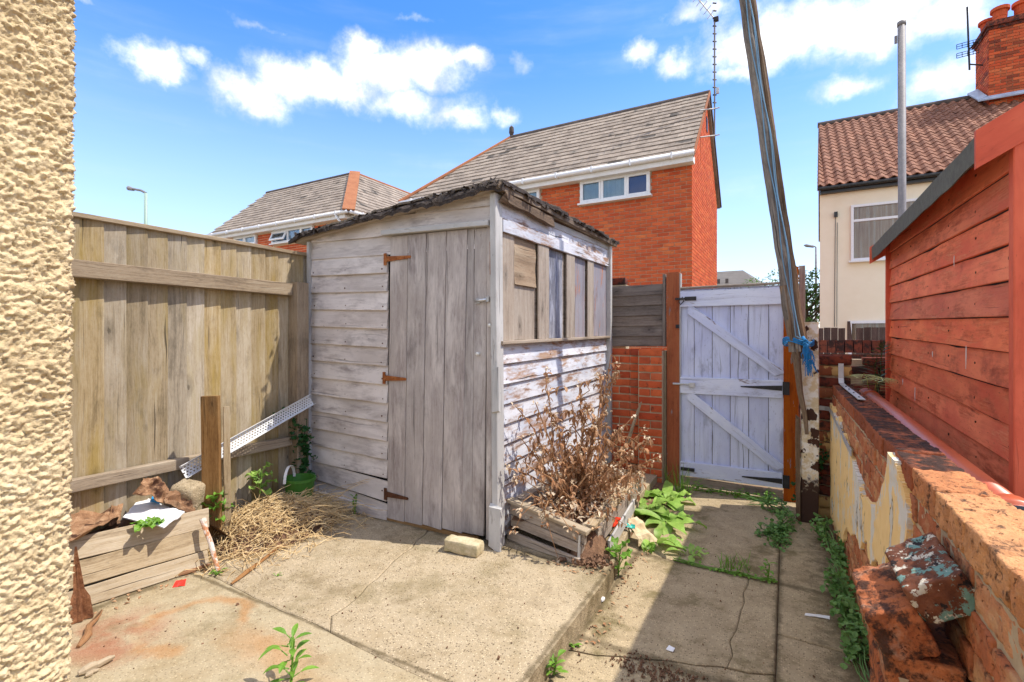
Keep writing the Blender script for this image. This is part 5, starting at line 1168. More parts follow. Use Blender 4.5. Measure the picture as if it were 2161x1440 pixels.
AX, AY = -13.0, 12.2; ex, ey = QX1 + .22, QY - .22
sl = V((0, AY - ey, RID - 4.95)); SL = sl.length; dv = sl.normalized(); nr = V((0, -dv.z, dv.y))
rb = MB(); rb.poly([(QX0 - .1, ey + .02, 4.94), (ex - .02, ey + .02, 4.94), (AX, AY, RID - .02), (QX0 - .1, AY, RID - .02)], (0, .04, -.06)).poly([(ex - .02, ey + .02, 4.94), (ex - .02, 17.5, 4.94), (AX, 17.5, RID - .02), (AX, AY, RID - .02)], (-.04, 0, -.06)).poly([(QX0 - .1, AY, RID - .02), (AX, AY, RID - .02), (AX - 2.1, 14.3, 4.94), (QX0 - .1, 14.3, 4.94)], (0, -.04, -.06)); r2 = rb.build('roof', M['roof_tile'], h2)
tile_skin(r2, (0, ey, 4.95), (1, 0, 0), dv, nr, 15, SL / 15, .33, lambda v: QX0 - .1, lambda v: ex + (AX - ex) * v / SL, M['roof_tile'], 300)
sl = V((AX - ex, 0, RID - 4.95)); SL2 = sl.length; dv = sl.normalized(); nr = V((dv.z, 0, -dv.x))
tile_skin(r2, (ex, 0, 4.95), (0, 1, 0), dv, nr, 15, SL2 / 15, .33, lambda v: ey + (AY - ey) * v / SL2, lambda v: 17.5, M['roof_tile'], 0)
MB().tube([(QX0 - .1, AY, RID + .01), (AX, AY, RID + .01)], .07, 10).build('ridge', M['ridge_grey'], h2); MB().tube([(AX, AY, RID + .01), (AX, 17.5, RID + .01)], .06, 10).build('ridge', M['hip_orange'], h2)
m = MB(); ribbon(m, [(ex + .02, ey - .02, 5.0), ((ex + AX) / 2, (ey + AY) / 2, (5.0 + RID) / 2 + .03), (AX, AY, RID + .07)], (1, 1, 0), .34, .04); m.build('hip', M['hip_orange'], h2)
# -- the cream house on the right
CY = 14.1; h3 = thing('cream_house', 'cream rendered house with clay pantile roof beyond the red shed', 'house', (5, 16, 0))
MB().poly([(.70, CY, 0), (1.06, 21.1, 0), (9.7, 21.1, 0), (9.7, CY, 0)], (0, 0, 4.94)).build('wall', M['cream_wall'], h3)
MB().poly([(.72, CY + .02, 4.9), (1.07, 21.08, 4.9), (.90, 17.6, 7.6)], (.2, 0, 0)).build('gable', M['cream_wall'], h3)
window(h3, 1.32, 2.75, 3.20, 4.51, CY, mull=(), transom=4.14, curtain=M['curtain_tan']); window(h3, 1.27, 2.75, .9, 1.79, CY, curtain=M['curtain_tan'])
MB().box((5.2, CY - .06, 4.90), (9.0, .14, .10)).build('fascia', M['black_plastic'], h3)
MB().tube([(.66, CY - .2, 4.96), (9.8, CY - .2, 4.96)], .045, 10).build('gutter', M['black_plastic'], h3)
sl = V((0, 17.65 - (CY - .2), 7.84 - 5.0)); SL = sl.length; dv = sl.normalized(); nr = V((0, -dv.z, dv.y))
r3 = MB().poly([(.64, CY - .18, 4.99), (9.8, CY - .18, 4.99), (9.8, 17.65, 7.82), (.84, 17.65, 7.82)], (0, .05, -.06)).poly([(9.8, 21.4, 4.99), (1.02, 21.4, 4.99), (.84, 17.65, 7.82), (9.8, 17.65, 7.82)], (0, -.05, -.06)).build('roof', M['pantile'], h3)
tile_skin(r3, (0, CY - .2, 5.0), (1, 0, 0), dv, nr, 19, SL / 19, .205, lambda v: .64 + .0435 * v, lambda v: 8.2, M['pantile'], 300, shape=lambda q: .03 * math.sin(q * 2 * math.pi) + .01)
MB().tube([(.82, 17.65, 7.86), (9.8, 17.65, 7.86)], .085, 10).build('ridge', M['ridge_grey'], h3)
MB().tube([G(1763, 455, y=CY - .02), G(1762, 560, y=CY - .02), G(1761, 690, y=CY - .02)], .006, 6).build('cable', M['black_plastic'], h3); MB().tube([G(1767, 470, y=CY - .02), G(1766, 690, y=CY - .02)], .005, 6).build('cable', M['black_plastic'], h3)
MB().box(G(1764, 453, y=CY - .05), (.07, .07, .12)).build('cable_box', M['black_plastic'], h3)
ch = bpy.data.objects.new('chimney', None); _register(ch, h3, V((5.1, 17.4, 7)))
cx0, cx1, cy0, cy1 = 4.5, 5.75, 16.9, 17.9
MB().box(((cx0 + cx1) / 2, (cy0 + cy1) / 2, 8.1), (cx1 - cx0 - .03, cy1 - cy0 - .03, 2.6)).build('stack_core', M['mortar'], ch)
lay = brick_layout(cx1 - cx0, 2.0, .215, .062, .012)
brick_skin(ch, (cx0, cy0 + .015, 7.25), (1, 0, 0), (0, -1, 0), lay, .02, M['chimney_brick'], 300); lay2 = brick_layout(cy1 - cy0, 2.0, .215, .062, .012)
brick_skin(ch, (cx0 + .015, cy0, 7.25), (0, 1, 0), (-1, 0, 0), lay2, .02, M['chimney_brick'], 300)
for i, (e, z0_) in enumerate(((.03, 9.26), (.07, 9.335), (.04, 9.41))): MB().box(((cx0 + cx1) / 2, (cy0 + cy1) / 2, z0_), (cx1 - cx0 + 2 * e, cy1 - cy0 + 2 * e, .07)).build('corbel', M['far_brick'], ch)
m = MB().poly([(cx0 - .25, cy0 - .16, 7.40), (cx1 + .2, cy0 - .16, 7.40), (cx1 + .2, cy0 - .02, 7.52), (cx0 - .04, cy0 - .02, 7.52)], (0, -.01, .03)).poly([(cx0 - .25, cy0 - .16, 7.42), (cx0 - .04, cy0 - .04, 7.52), (cx0 - .04, 17.6, 8.02), (cx0 - .25, 17.6, 7.95)], (0, -.01, .03)); m.build('lead_flashing', M['lead'], ch)
for (px_, py_, k) in ((4.78, 17.15, 1.0), (4.66, 17.6, .9), (5.2, 17.2, 1.12)):
    MB().tube([(px_, py_, 9.44), (px_, py_, 9.62 * 1), (px_, py_, 9.44 + .30 * k), (px_, py_, 9.44 + .32 * k), (px_, py_, 9.44 + .40 * k), (px_, py_, 9.44 + .40 * k), (px_, py_, 9.60)], [.15, .13, .13, .19, .19, .15, .14], 16).build('chimney_pot', M['chimney_brick'], ch, smooth=False)
ta = thing('tv_aerial', 'black television aerial with grid panels beside the chimney', 'aerial', (4.2, 17.3, 8))
p0 = G(2046, 148, y=17.3); p1 = G(2041, 15, y=17.3); MB().tube([p0, p1], .022, 6).build('mast', M['black_iron'], ta); MB().tube([p0 + V((0, 0, .15)), p0 + V((.42, .0, .0))], .018, 6).build('bracket', M['black_iron'], ta); MB().tube([p0 + V((0, 0, .55)), p0 + V((.42, -.1, 1.0))], .02, 6).build('arm', M['black_iron'], ta)
for dz in (.42, .66):
    m = MB(); c = p0 + V((-.05, -.05, dz))
    for i in range(5): m.tube([c + V((-.22 + .11 * i, 0, -.06)), c + V((-.22 + .11 * i, 0, .06))], .010, 4)
    for j in (-.06, 0, .06): m.tube([c + V((-.22, 0, j)), c + V((.22, 0, j + .03))], .010, 4)
    m.build('grid_panel', M['black_iron'], ta)
# -- far things: roof, tree, lamps
h4 = thing('far_house', 'distant pale house roof showing above the gate', 'house', (-4, 43, 0))
MB().box((-4.6, 44.6, 2.4), (5.6, 7.6, 4.8)).build('wall', M['cream_wall'], h4)
MB().add([(-7.8, 40, 4.75), (-1.2, 40, 4.75), (.2, 48, 4.75), (-7.8, 48, 4.75), (-6.0, 42.5, 6.7), (-3.0, 42.5, 6.7)], [(0, 1, 5, 4), (1, 2, 5), (2, 3, 4, 5), (3, 0, 4), (3, 2, 1, 0)]).build('roof', M['slate_far'], h4)
for xx in (-4.6, -4.0): MB().box((xx, 40.9, 5.75), (.22, .1, .35)).build('roof_vent', M['ridge_grey'], h4)
def tree(loc, h, r, label, n=1500):
    t_ = thing('leafy_tree', label, 'tree', loc); b = V(loc); m = MB(); m.tube([b, b + V((.05, 0, h * .35)), b + V((-.03, .05, h * .8))], [.12, .09, .03], 8)
    for i in range(9):
        a = rng.uniform(0, 6.28); z_ = h * rng.uniform(.35, .7); m.tube([b + V((0, 0, z_)), b + V((math.cos(a) * r * .8, math.sin(a) * r * .8, z_ + h * .2))], [.04, .01], 5)
    m.build('trunk', M['bark'], t_); c = MB(); cl = [(b + V((rng.uniform(-r, r) * .7, rng.uniform(-r, r) * .7, h * rng.uniform(.35, .95))), rng.uniform(.25, .5) * r) for _ in range(16)]
    for i in range(n):
        cc, cr_ = rng.choice(cl); d = rv().normalized(); p = cc + d * cr_ * rng.uniform(.5, 1.05); leaf(c, p, d + rv(.8), rng.uniform(.10, .18), rng.uniform(.06, .11), nseg=2, droop=.5)
    c.build('crown', M['leaf_tree'], t_)
tree((.62, 20.5, 0), 3.9, 1.0, 'green leafy tree in the gap between gate pole and cream house'); tree((-1.0, 31.0, 0), 5.2, 1.6, 'smaller distant tree right of the pale far roof', 1200)
def lamp(base, h, head, label, mt, r=.06):
    l = thing('street_lamp', label, 'street lamp', base); b = V(base)
    MB().tube([b, b + V((0, 0, h * .7)), b + V((0, 0, h))], [r * 1.5, r, r * .8], 10).build('column', mt, l, smooth=True)
    e = b + V((0, 0, h)) + V(head); MB().tube([b + V((0, 0, h)), b + V((0, 0, h)) + V(head) * .25 + V((0, 0, .06)), e], r * .6, 8).build('arm', M['pole_grey'], l); d = V(head).normalized()
    MB().tube([e - d * .55, e - d * .1, e + d * .05], [.07, .11, .03], 8).build('lamp_head', M['pole_grey'], l)
L0 = G(308, 408, y=11.6); lamp((L0.x, L0.y, 0), L0.z, (G(270, 397, y=11.6) - L0), 'pale green street lamp rising behind the boarded fence', M['lamp_green'], .09)
L1 = G(1722, 522, y=38.0); lamp((L1.x, L1.y, 0), L1.z, (G(1698, 518, y=38.0) - L1), 'thin distant street lamp beside the cream house', M['pole_grey'], .07)

# ------------------------------------------------------------------ raised bed and rubbish under the fence
bed = thing('raised_bed', 'low raised bed of three bleached planks against the boarded fence', 'raised bed', (-3.05, 1.1, .1))
def bedx(yv): return -2.93 + (yv - 1.01) * .155
upv = V((-.36, .02, .93)).normalized(); zc = .112
for i, (W, off, y1) in enumerate(((.092, .012, 1.585), (.118, 0.0, 1.605), (.108, -.004, 1.63))):
    c0 = V((bedx(.42), .42, .105)) + upv * (zc - .11 + W / 2) + V((off, 0, 0)); c1 = V((bedx(y1), y1, .105)) + upv * (zc - .11 + W / 2 - .03 * i / 2 - .008) + V((off, 0, 0)); zc += W + .011
    board('plank', c0, c1, upv, W, .028, M['plank'], bed, wob=.004, rag=.012, seg=12)
for yv in (.6, 1.2): board('stake', (bedx(yv) - .06, yv, .1), (bedx(yv) - .16, yv, .38), (0, 1, 0), .04, .03, M['oldpost'], bed)
m = MB(); NYs, NXs = 30, 8; vs = []
for i in range(NYs + 1):
    for j in range(NXs + 1):
        yv = .40 + 1.45 * i / NYs; x0 = bedx(yv) - .10; x = x0 + (-3.29 - x0) * j / NXs
        vs.append((x, yv, .345 + .05 * mnoise.noise(V((x * 9, yv * 9, 0))) - (.25 * max(0, yv - 1.62) / .2)))
fs = [(i * (NXs + 1) + j, i * (NXs + 1) + j + 1, (i + 1) * (NXs + 1) + j + 1, (i + 1) * (NXs + 1) + j) for i in range(NYs) for j in range(NXs)]
m.add(vs, fs); m.build('soil', M['soil'], bed, smooth=True)
sp = thing('short_post', 'short brown timber stump post standing at the end of the raised bed', 'post', (-2.95, 1.66, .1))
board('shaft', (-3.055, 1.735, .10), (-3.062, 1.725, 1.028), (.75, .66, 0), .098, .042, M['oldpost'], sp, wob=.003)
board('lath', (-3.01, 1.80, .10), (-3.015, 1.795, .96), (.3, 1, 0), .035, .010, M['plank'], sp, wob=.004)
# perforated metal strip
ts = thing('perforated_strip', 'white perforated metal strip leaning against the fence behind the short post', 'metal strip', (-3.15, 2.0, .5))
A, B = V((-3.17, 1.64, .535)), V((-3.17, 2.56, .875)); dd = (B - A).normalized(); wv = V((-.30, -.32, .90)); wv = (wv - wv.dot(dd) * dd).normalized(); nn = dd.cross(wv).normalized(); nn = nn if nn.x > 0 else -nn
L = (B - A).length; NU = int(L / .0105); rowsw = [0, .010, .018, .026, .034, .042, .050, .058, .066, .078]; m = MB(); th = .0025
us = [L * i / NU for i in range(NU + 1)]
for i in range(NU):
    for j in range(len(rowsw) - 1):
        if j in (1, 3, 5, 7) and j != 4 and i % 2 == (1 if j in (1, 5) else 0) and j != 0: continue
        q = [A + dd * u_ + wv * w_ for (u_, w_) in ((us[i], rowsw[j]), (us[i + 1], rowsw[j]), (us[i + 1], rowsw[j + 1]), (us[i], rowsw[j + 1]))]
        m.add(q + [p - nn * th for p in q], [(0, 1, 2, 3), (7, 6, 5, 4), (0, 4, 5, 1), (3, 2, 6, 7)])
m.build('perforated_face', M['zinc_white'], ts)
for s in (0, rowsw[-1]):
    m = MB(); m.poly([A + wv * s, B + wv * s, B + wv * s + nn * .028, A + wv * s + nn * .028], wv * (.0025 if s else -.0025)); m.build('flange', M['zinc_white'], ts)
def patch(name, corners, mat, nu=10, nv=8, amp=.012, freq=9, th=.003, curl=0.0, **kw):
    a, b, c, d = [V(q) for q in corners]; nrm = (b - a).cross(d - a).normalized(); vs = []; s0 = rng.uniform(0, 99)
    for lay in (0, 1):
        for i in range(nu + 1):
            for j in range(nv + 1):
                u_, v_ = i / nu, j / nv; p = a.lerp(b, u_).lerp(d.lerp(c, u_), v_)
                p = p + nrm * (amp * mnoise.noise(V((u_ * freq * .4, v_ * freq * .4, s0))) + curl * (4 * (v_ - .5) ** 2) - lay * th)
                if i in (0, nu) or j in (0, nv): p = p + (p - (a + c) / 2) * .08 * mnoise.noise(p * 25)
                vs.append(p)
    N_ = (nu + 1) * (nv + 1); ix = lambda i, j: i * (nv + 1) + j; fs = []
    for i in range(nu):
        for j in range(nv): q = (ix(i, j), ix(i + 1, j), ix(i + 1, j + 1), ix(i, j + 1)); fs += [q, tuple(N_ + t for t in q[::-1])]
        for j in (0, nv): fs.append((ix(i, j), ix(i + 1, j), N_ + ix(i + 1, j), N_ + ix(i, j)))
    for j in range(nv):
        for i in (0, nu): fs.append((ix(i, j), ix(i, j + 1), N_ + ix(i, j + 1), N_ + ix(i, j)))
    m = MB(); m.add(vs, fs); return m.build(name, mat, None, smooth=False, **kw)
patch('white_sheet', [G(258, 1092, z=.41), G(345, 1112, z=.40), G(388, 1082, z=.41), G(300, 1048, z=.43)], M['paper'], label='white sheet of board lying on the raised bed rubbish', cat='board', amp=.008, th=.006)
patch('rusty_sheet', [G(285, 1040, x=-3.10), G(355, 1062, x=-3.07), G(352, 1012, x=-3.16), G(305, 1006, x=-3.18)], M['rust_sheet'], label='torn rusty sheet standing behind the white board', cat='metal sheet', amp=.05)
patch('rusty_sheet', [G(345, 1056, x=-3.06), G(420, 1095, x=-2.99), G(412, 1040, x=-3.06), G(360, 1035, x=-3.13)], M['rust_sheet'], label='brown rusty sheet with holes beside the short post', cat='metal sheet', amp=.05)
patch('rusty_trough', [G(140, 1165, z=.40), G(245, 1110, z=.40), G(262, 1052, z=.42), G(140, 1098, z=.42)], M['rust_sheet'], label='curved rusty trough lying at the left end of the raised bed', cat='metal sheet', amp=.03, curl=.05)
patch('rusty_trough', [G(228, 1112, z=.39), G(256, 1095, z=.39), G(262, 1050, z=.46), G(236, 1052, z=.46)], M['rust_sheet'], label='folded rusty end plate right of the curved trough', cat='metal sheet', amp=.02)
patch('scrap_card', [G(318, 1058, z=.44), G(338, 1062, z=.43), G(342, 1048, z=.44), G(322, 1045, z=.45)], M['blueplastic'], label='small bright blue scrap on the raised bed', cat='scrap', nu=3, nv=3, amp=.006)
patch('scrap_card', [G(363, 1240, z=.105), G(390, 1236, z=.105), G(394, 1221, z=.12), G(372, 1226, z=.12)], M['redplastic'], label='bright red plastic scrap on the patio below the raised bed', cat='scrap', nu=3, nv=3, amp=.004)
def lump(name, me, loc, rot, label, cat):
    o = bpy.data.objects.new(name, me); COL.objects.link(o); o.location = loc; o.rotation_euler = rot; LOC[o] = V(loc); return tag(o, label, cat)
lump('concrete_lump', rough_box((.16, .14, .15), (10, 9, 9), .01, 16, 3.3, .03, 'concrete_lump', M['patio'], chip=.02), G(398, 1045, x=-3.12), (.2, .1, .4), 'chunk of old concrete between rusty sheets and short post', 'concrete')
lump('door_block', rough_box((.23, .10, .075), (12, 6, 5), .005, 18, 6.1, .012, 'door_block', mottled('pale_old_block', [(.3, srgb(150, 138, 96)), (.55, srgb(206, 190, 156)), (.8, srgb(226, 214, 190))], 14.0, bstr=.8), chip=.012), V((-1.69, 2.435, .138)), (0, .02, .12), 'pale old brick lying at the foot of the shed door', 'brick')
rb_ = MB().tube(stem_path(G(428, 1095, x=-2.86), G(461, 1205, z=.11), 8, .01), [.017, .013, .012, .012, .012, .012, .011, .011, .010], 10, .15); rb_.build('iron_bar', M['rust_paint'], None, label='rusty white painted iron bar leaning on the raised bed planks', cat='iron bar')
m = MB(); p0 = G(172, 1308, z=.1); m.tube([p0, p0 + V((-.02, 0, .09)), p0 + V((-.03, .0, .13)), p0 + V((-.05, 0, .22)), p0 + V((-.06, 0, .32))], [.032, .03, .017, .012, .003], 14, 1.1, freq=3); m.build('rusty_spike', M['rust_flaky'], None, label='rusted iron spike leaning against the raised bed by the house wall', cat='spike')
def sliver(a, b, r, label, mat, cat='stick', name='wood_stick'):
    m = MB(); m.tube(stem_path(a, b, 7, .02), [r * .5, r, r * 1.1, r, r * .9, r * .8, r * .7, r * .3], 8, .35); m.build(name, mat, None, label=label, cat=cat)
sliver(G(165, 1365, z=.11), G(215, 1288, z=.13), .013, 'orange brown wood sliver beside the rusted spike', M['stick'])
sliver(G(488, 1232, z=.11), G(592, 1152, z=.12), .010, 'long brown stick lying in front of the straw heap', M['stick'])
sliver(G(375, 1215, z=.11), G(445, 1190, z=.12), .010, 'short bark strip along the foot of the raised bed', M['stick'])
sliver(G(165, 1422, z=.115), G(242, 1385, z=.12), .016, 'bleached driftwood piece on the patio near the house wall', M['plank'], 'wood piece'); sliver(G(180, 1428, z=.11), G(210, 1412, z=.11), .009, 'small pale chip beside the bleached wood piece', M['plank'], 'wood piece')
# plants: a leaf helper for broad weeds
def weed(name, base, n, size, mat, label, cat='weed', spread=1.0, up=.9, stem_h=0.0, w=.45, group=None):
    t_ = thing(name, label, cat, base, group); b = V(base); s_ = MB(); l_ = MB()
    for i in range(n):
        a = i * 2.4 + rng.uniform(-.4, .4); hh = stem_h * (i + 1) / n; out_ = V((math.cos(a) * spread, math.sin(a) * spread, up * rng.uniform(.5, 1.2)))
        p = b + V((rng.uniform(-.01, .01), rng.uniform(-.01, .01), hh)); e = p + out_.normalized() * size * .35
        s_.tube([p, e], [.003, .002], 4); leaf(l_, e, out_, size * rng.uniform(.6, 1.1), size * w * rng.uniform(.8, 1.2), nseg=5, droop=rng.uniform(.5, 1.3), fold=.3)
    if stem_h: s_.tube([b, b + V((.01, .01, stem_h))], [.005, .003], 5)
    s_.build('stem', mat, t_); l_.build('leaves', mat, t_); return t_
weed('patio_weed', G(612, 1452, z=.1), 18, .085, M['leaf'], 'upright bright green weed growing in the front patio slab', spread=.8, up=.7, stem_h=.17, w=.28)
weed('bramble', G(312, 1108, z=.40), 15, .065, M['leaf'], 'bright green bramble leaves in front of the white sheet', up=.5, w=.7); weed('bramble', G(168, 1075, z=.42), 13, .075, M['leaf'], 'green bramble leaves at the left end of the rusty trough', up=.6, w=.7)
weed('bindweed', G(455, 1105, z=.25), 14, .08, M['leaf'], 'green bindweed growing at the foot of the short post', up=1.2, stem_h=.16, w=.8); weed('nettle', G(548, 1045, z=.3), 12, .09, M['leaf_pale'], 'pale green nettle rising behind the straw heap', up=.8, stem_h=.16, w=.75)
weed('seedling', G(748, 1085, z=.1), 14, .04, M['leaf'], 'small bright seedling at the foot of the shed front', spread=.5, stem_h=.12, w=.35); weed('seedling', G(458, 1212, z=.1), 9, .04, M['leaf'], 'tiny green weed under the rusty white bar', w=.4); weed('seedling', G(585, 1215, z=.1), 7, .02, M['leaf'], 'tiny green tuft on the patio below the stick', w=.3)
# straw heap
sh_ = thing('straw_heap', 'heap of dry bleached grass and straw between short post and shed', 'straw', (-2.95, 2.1, .1))
m = MB(); nu = 22; vs = []
SC = V((-2.97, 2.10, .09))
def heap_z(x, y_): 
    q = ((x - SC.x) / .30) ** 2 + ((y_ - SC.y) / .44) ** 2; return .10 + .175 * max(0, 1 - q) ** .8 * (1 + .3 * mnoise.noise(V((x * 8, y_ * 8, 0))))
for i in range(nu + 1):
    for j in range(nu + 1):
        x = SC.x - .32 + .64 * i / nu; yv = SC.y - .46 + .92 * j / nu; vs.append((x, yv, heap_z(x, yv) - .015))
m.add(vs, [(i * (nu + 1) + j, (i + 1) * (nu + 1) + j, (i + 1) * (nu + 1) + j + 1, i * (nu + 1) + j + 1) for i in range(nu) for j in range(nu)]); m.build('heap_core', M['soil'], sh_, smooth=True)
m = MB()
for q in range(2300):
    a = rng.uniform(0, 6.28); r_ = math.sqrt(rng.random()); r_ *= 1.0 + (.5 if rng.random() < .22 else 0); x = SC.x + .33 * r_ * math.cos(a); yv = SC.y + .48 * r_ * math.sin(a); z_ = heap_z(x, yv) + rng.uniform(-.01, .02)
    th_ = rng.gauss(.9, 1.3); d = V((math.cos(th_), math.sin(th_), rng.uniform(-.3, .5))) * rng.uniform(.05, .17); p = V((x, yv, z_)); p2 = p + d * .5 + V((0, 0, rng.uniform(.0, .03))); p3 = p + d; p3.z = max(p3.z, heap_z(p3.x, p3.y) + rng.uniform(-.005, .012)) if rng.random() < .8 else p3.z
    m.tube([p, p2, p3], [.0022, .0022, .001], 3, cap=False)
m.build('straw', M['straw'], sh_, kind='stuff')
m = MB()
for q in range(34):
    p = V((SC.x + rng.uniform(-.2, .25), SC.y + rng.uniform(.0, .45), .2)); m.tube(stem_path(p, p + V((rng.uniform(.1, .45), rng.uniform(-.1, .3), rng.uniform(-.1, .2))), 6, .08, .03), [.002] * 6 + [.0008], 3, cap=False)
m.build('loose_stalks', M['straw'], sh_, kind='stuff')
# green pot with a white handle
pt = thing('green_pot', 'green plastic pot with a white hoop handle beside the shed corner', 'pot', (-3.05, 2.36, .3))
pc = V((-3.045, 2.34, .105)); prf = [(.07, 0), (.098, .26), (.106, .26), (.106, .28), (.098, .28), (.09, .22), (.06, .02)]; rings = []
for (r_, z_) in prf: rings.append([pc + V((r_ * math.cos(a) * 1.1, r_ * math.sin(a), z_)) for a in [k * math.pi / 12 for k in range(24)]])
m = MB(); m.rings(rings); m.build('bowl', M['pot_green'], pt, smooth=False)
m = MB(); ribbon(m, [pc + V((-.09 * math.cos(a) * .6 - .03, -.06 + .08 * math.cos(a), .27 + .10 * math.sin(a))) for a in [math.pi * k / 12 for k in range(13)]], (.5, .8, 0), .018, .004); m.build('handle', M['white_plastic'], pt)
# ivy in the corner between fence and shed
def ivy(label, pts, n, rad, size, mat, name='ivy', w=.95, flat=None, stems=10):
    t_ = thing(name, label, 'ivy' if name == 'ivy' else 'plant', pts[0]); s_ = MB(); l_ = MB()
    for q in range(stems):
        i = rng.randrange(len(pts) - 1); s_.tube(stem_path(V(pts[i]) + rv(rad * .4), V(pts[i + 1]) + rv(rad * .4), 5, .03), .0025, 4)
    for q in range(n):
        i = rng.randrange(len(pts) - 1); c = V(pts[i]).lerp(V(pts[i + 1]), rng.random()); o_ = rv().normalized() * rad * rng.random() ** .5; p = c + V((o_.x, o_.y, o_.z))
        p.z = max(p.z, .012)
        if n > 400 and mnoise.noise(V((p.x * 5, p.y * 5, 3))) < -.02 + .12 * rng.random(): continue
        leaf(l_, p, rv() + V((.3, -.5, .1)), size * rng.uniform(.6, 1.2), size * w * rng.uniform(.7, 1.1), nseg=3, droop=.6, fold=.15, shape=(.3, 1.0, .85, .0))
    s_.build('stem', mat, t_); l_.build('leaves', mat, t_, kind='stuff' if n > 600 else None); return t_
ivy('dark ivy climbing in the corner between fence post and shed', [(-3.20, 2.47, .15), (-3.2, 2.50, .5), (-3.2, 2.48, .75)], 240, .075, .045, M['leaf_dark']); ivy('small ivy sprig on the fence above the metal strip', [G(575, 885, x=-3.24), G(605, 870, x=-3.24)], 40, .035, .04, M['leaf_dark'])

# ------------------------------------------------------------------ planter with the dead plant
pl = thing('timber_planter', 'broken timber planter against the side of the shed', 'planter', (-1.26, 3.25, .1))
FA, FB = V((-1.535, 2.745, 0)), V((-1.02, 2.655, 0))
for i, (z0, z1, z0b, z1b, oy) in enumerate(((.262, .345, .205, .275, 0), (.185, .255, .145, .20, .004), (.105, .165, .098, .135, -.035))):
    a, b = FA + V((0, oy, (z0 + z1) / 2)), FB + V((.02 * (i == 0), oy, (z0b + z1b) / 2)); board('front_plank', a, b, (0, 0, 1), z1 - z0, .022, M['bare'], pl, end_w=(z1b - z0b) / (z1 - z0), wob=.004, rag=.012)
board('front_capping', FA + V((-.01, -.01, .352)), FB + V((.04, -.01, .282)), (0, 1, 0), .065, .02, M['plank'], pl, wob=.004, rag=.01)
board('side_rail', (-1.00, 2.70, .285), (-1.03, 3.95, .30), (1, 0, 0), .07, .03, M['plank'], pl, wob=.005, rag=.02)
board('side_plank', (-.985, 2.80, .2), (-1.01, 3.95, .22), (0, 0, 1), .11, .02, M['bare'], pl, wob=.005, rag=.03); board('fallen_plank', (-.93, 2.86, .13), (-.955, 3.5, .19), (0, 0, 1), .085, .014, M['shed_trim'], pl, rag=.03)
board('shed_side_rail', (-1.50, 2.78, .345), (-1.50, 3.9, .345), (1, 0, 0), .06, .025, M['bare'], pl, rag=.01); board('corner_batten', (-1.035, 2.63, .10), (-1.03, 2.64, .26), (1, 0, 0), .015, .015, M['galv'], pl)
m = MB(); vs = []; nu, nv = 14, 28
for i in range(nu + 1):
    for j in range(nv + 1):
        x = -1.51 + .50 * i / nu; yv = 2.70 + 1.28 * j / nv; vs.append((x, yv, .255 + .035 * mnoise.noise(V((x * 8, yv * 8, 0))) + .02 * mnoise.noise(V((x * 25, yv * 25, 0))) - (.10 if (yv < 2.9 and x > -1.18) else 0) * rng.uniform(.6, 1.0)))
m.add(vs, [(i * (nv + 1) + j, (i + 1) * (nv + 1) + j, (i + 1) * (nv + 1) + j + 1, i * (nv + 1) + j + 1) for i in range(nu) for j in range(nv)]); m.build('soil', M['soil'], pl, smooth=True)
m = MB(); vs = []; nu = 14
for i in range(nu + 1):
    for j in range(nu + 1):
        x = -1.14 + .24 * i / nu; yv = 2.60 + .34 * j / nu; q = ((x + 1.03) / .11) ** 2 + ((yv - 2.80) / .19) ** 2; vs.append((x, yv, .095 + .15 * max(0, 1 - q) + (.015 * mnoise.noise(V((x * 30, yv * 30, 0))) if q < 1 else 0)))
m.add(vs, [(i * (nu + 1) + j, (i + 1) * (nu + 1) + j, (i + 1) * (nu + 1) + j + 1, i * (nu + 1) + j + 1) for i in range(nu) for j in range(nu)]); m.build('spilled_soil', M['soil'], pl, smooth=True)
dp = thing('dead_shrub', 'tall dead brown plant with dried leaves in the timber planter', 'plant', (-1.27, 3.02, .25))
stm, lf, sdm = MB(), MB(), MB()
root = V((-1.27, 3.0, .25))
tips = [(1152, 803, 2.88), (1222, 808, 3.05), (1068, 856, 2.72), (1276, 790, 3.25), (1290, 748, 3.35), (1303, 770, 3.4), (1336, 880, 3.25), (1372, 925, 3.15), (1362, 905, 3.3), (1330, 960, 3.0), (1388, 965, 3.0), (1118, 985, 2.6), (1058, 985, 2.6), (1170, 880, 2.95), (1206, 850, 3.0), (1240, 858, 3.1),
        (1256, 880, 3.15), (1310, 900, 3.2), (1285, 845, 3.3), (1130, 850, 2.75), (1180, 915, 2.85), (1300, 985, 2.9), (1350, 1000, 2.95), (1225, 940, 2.9), (1260, 935, 3.0), (1100, 925, 2.7)]
def dead_stem(a, b, r, leaves, seed_end, n=8):
    path_ = stem_path(a, b, n, .07, .02); stm.tube(path_, [r * (1 - .65 * i / n) for i in range(n + 1)], 5)
    for q in range(leaves):
        s = rng.uniform(.25, 1.0); i = min(n - 1, int(s * n)); p = path_[i].lerp(path_[i + 1], s * n - i); d = rv() + V((0, 0, -.5)); leaf(lf, p, d, rng.uniform(.025, .062), rng.uniform(.012, .03), nseg=3, droop=rng.uniform(.5, 2), fold=rng.uniform(.3, 1.2))
    if seed_end:
        for q in range(rng.randrange(4, 9)): p = path_[-1] + rv(.018); leaf(sdm, p, rv(), rng.uniform(.014, .028), rng.uniform(.010, .02), nseg=2, droop=.5, fold=.6)
    return path_
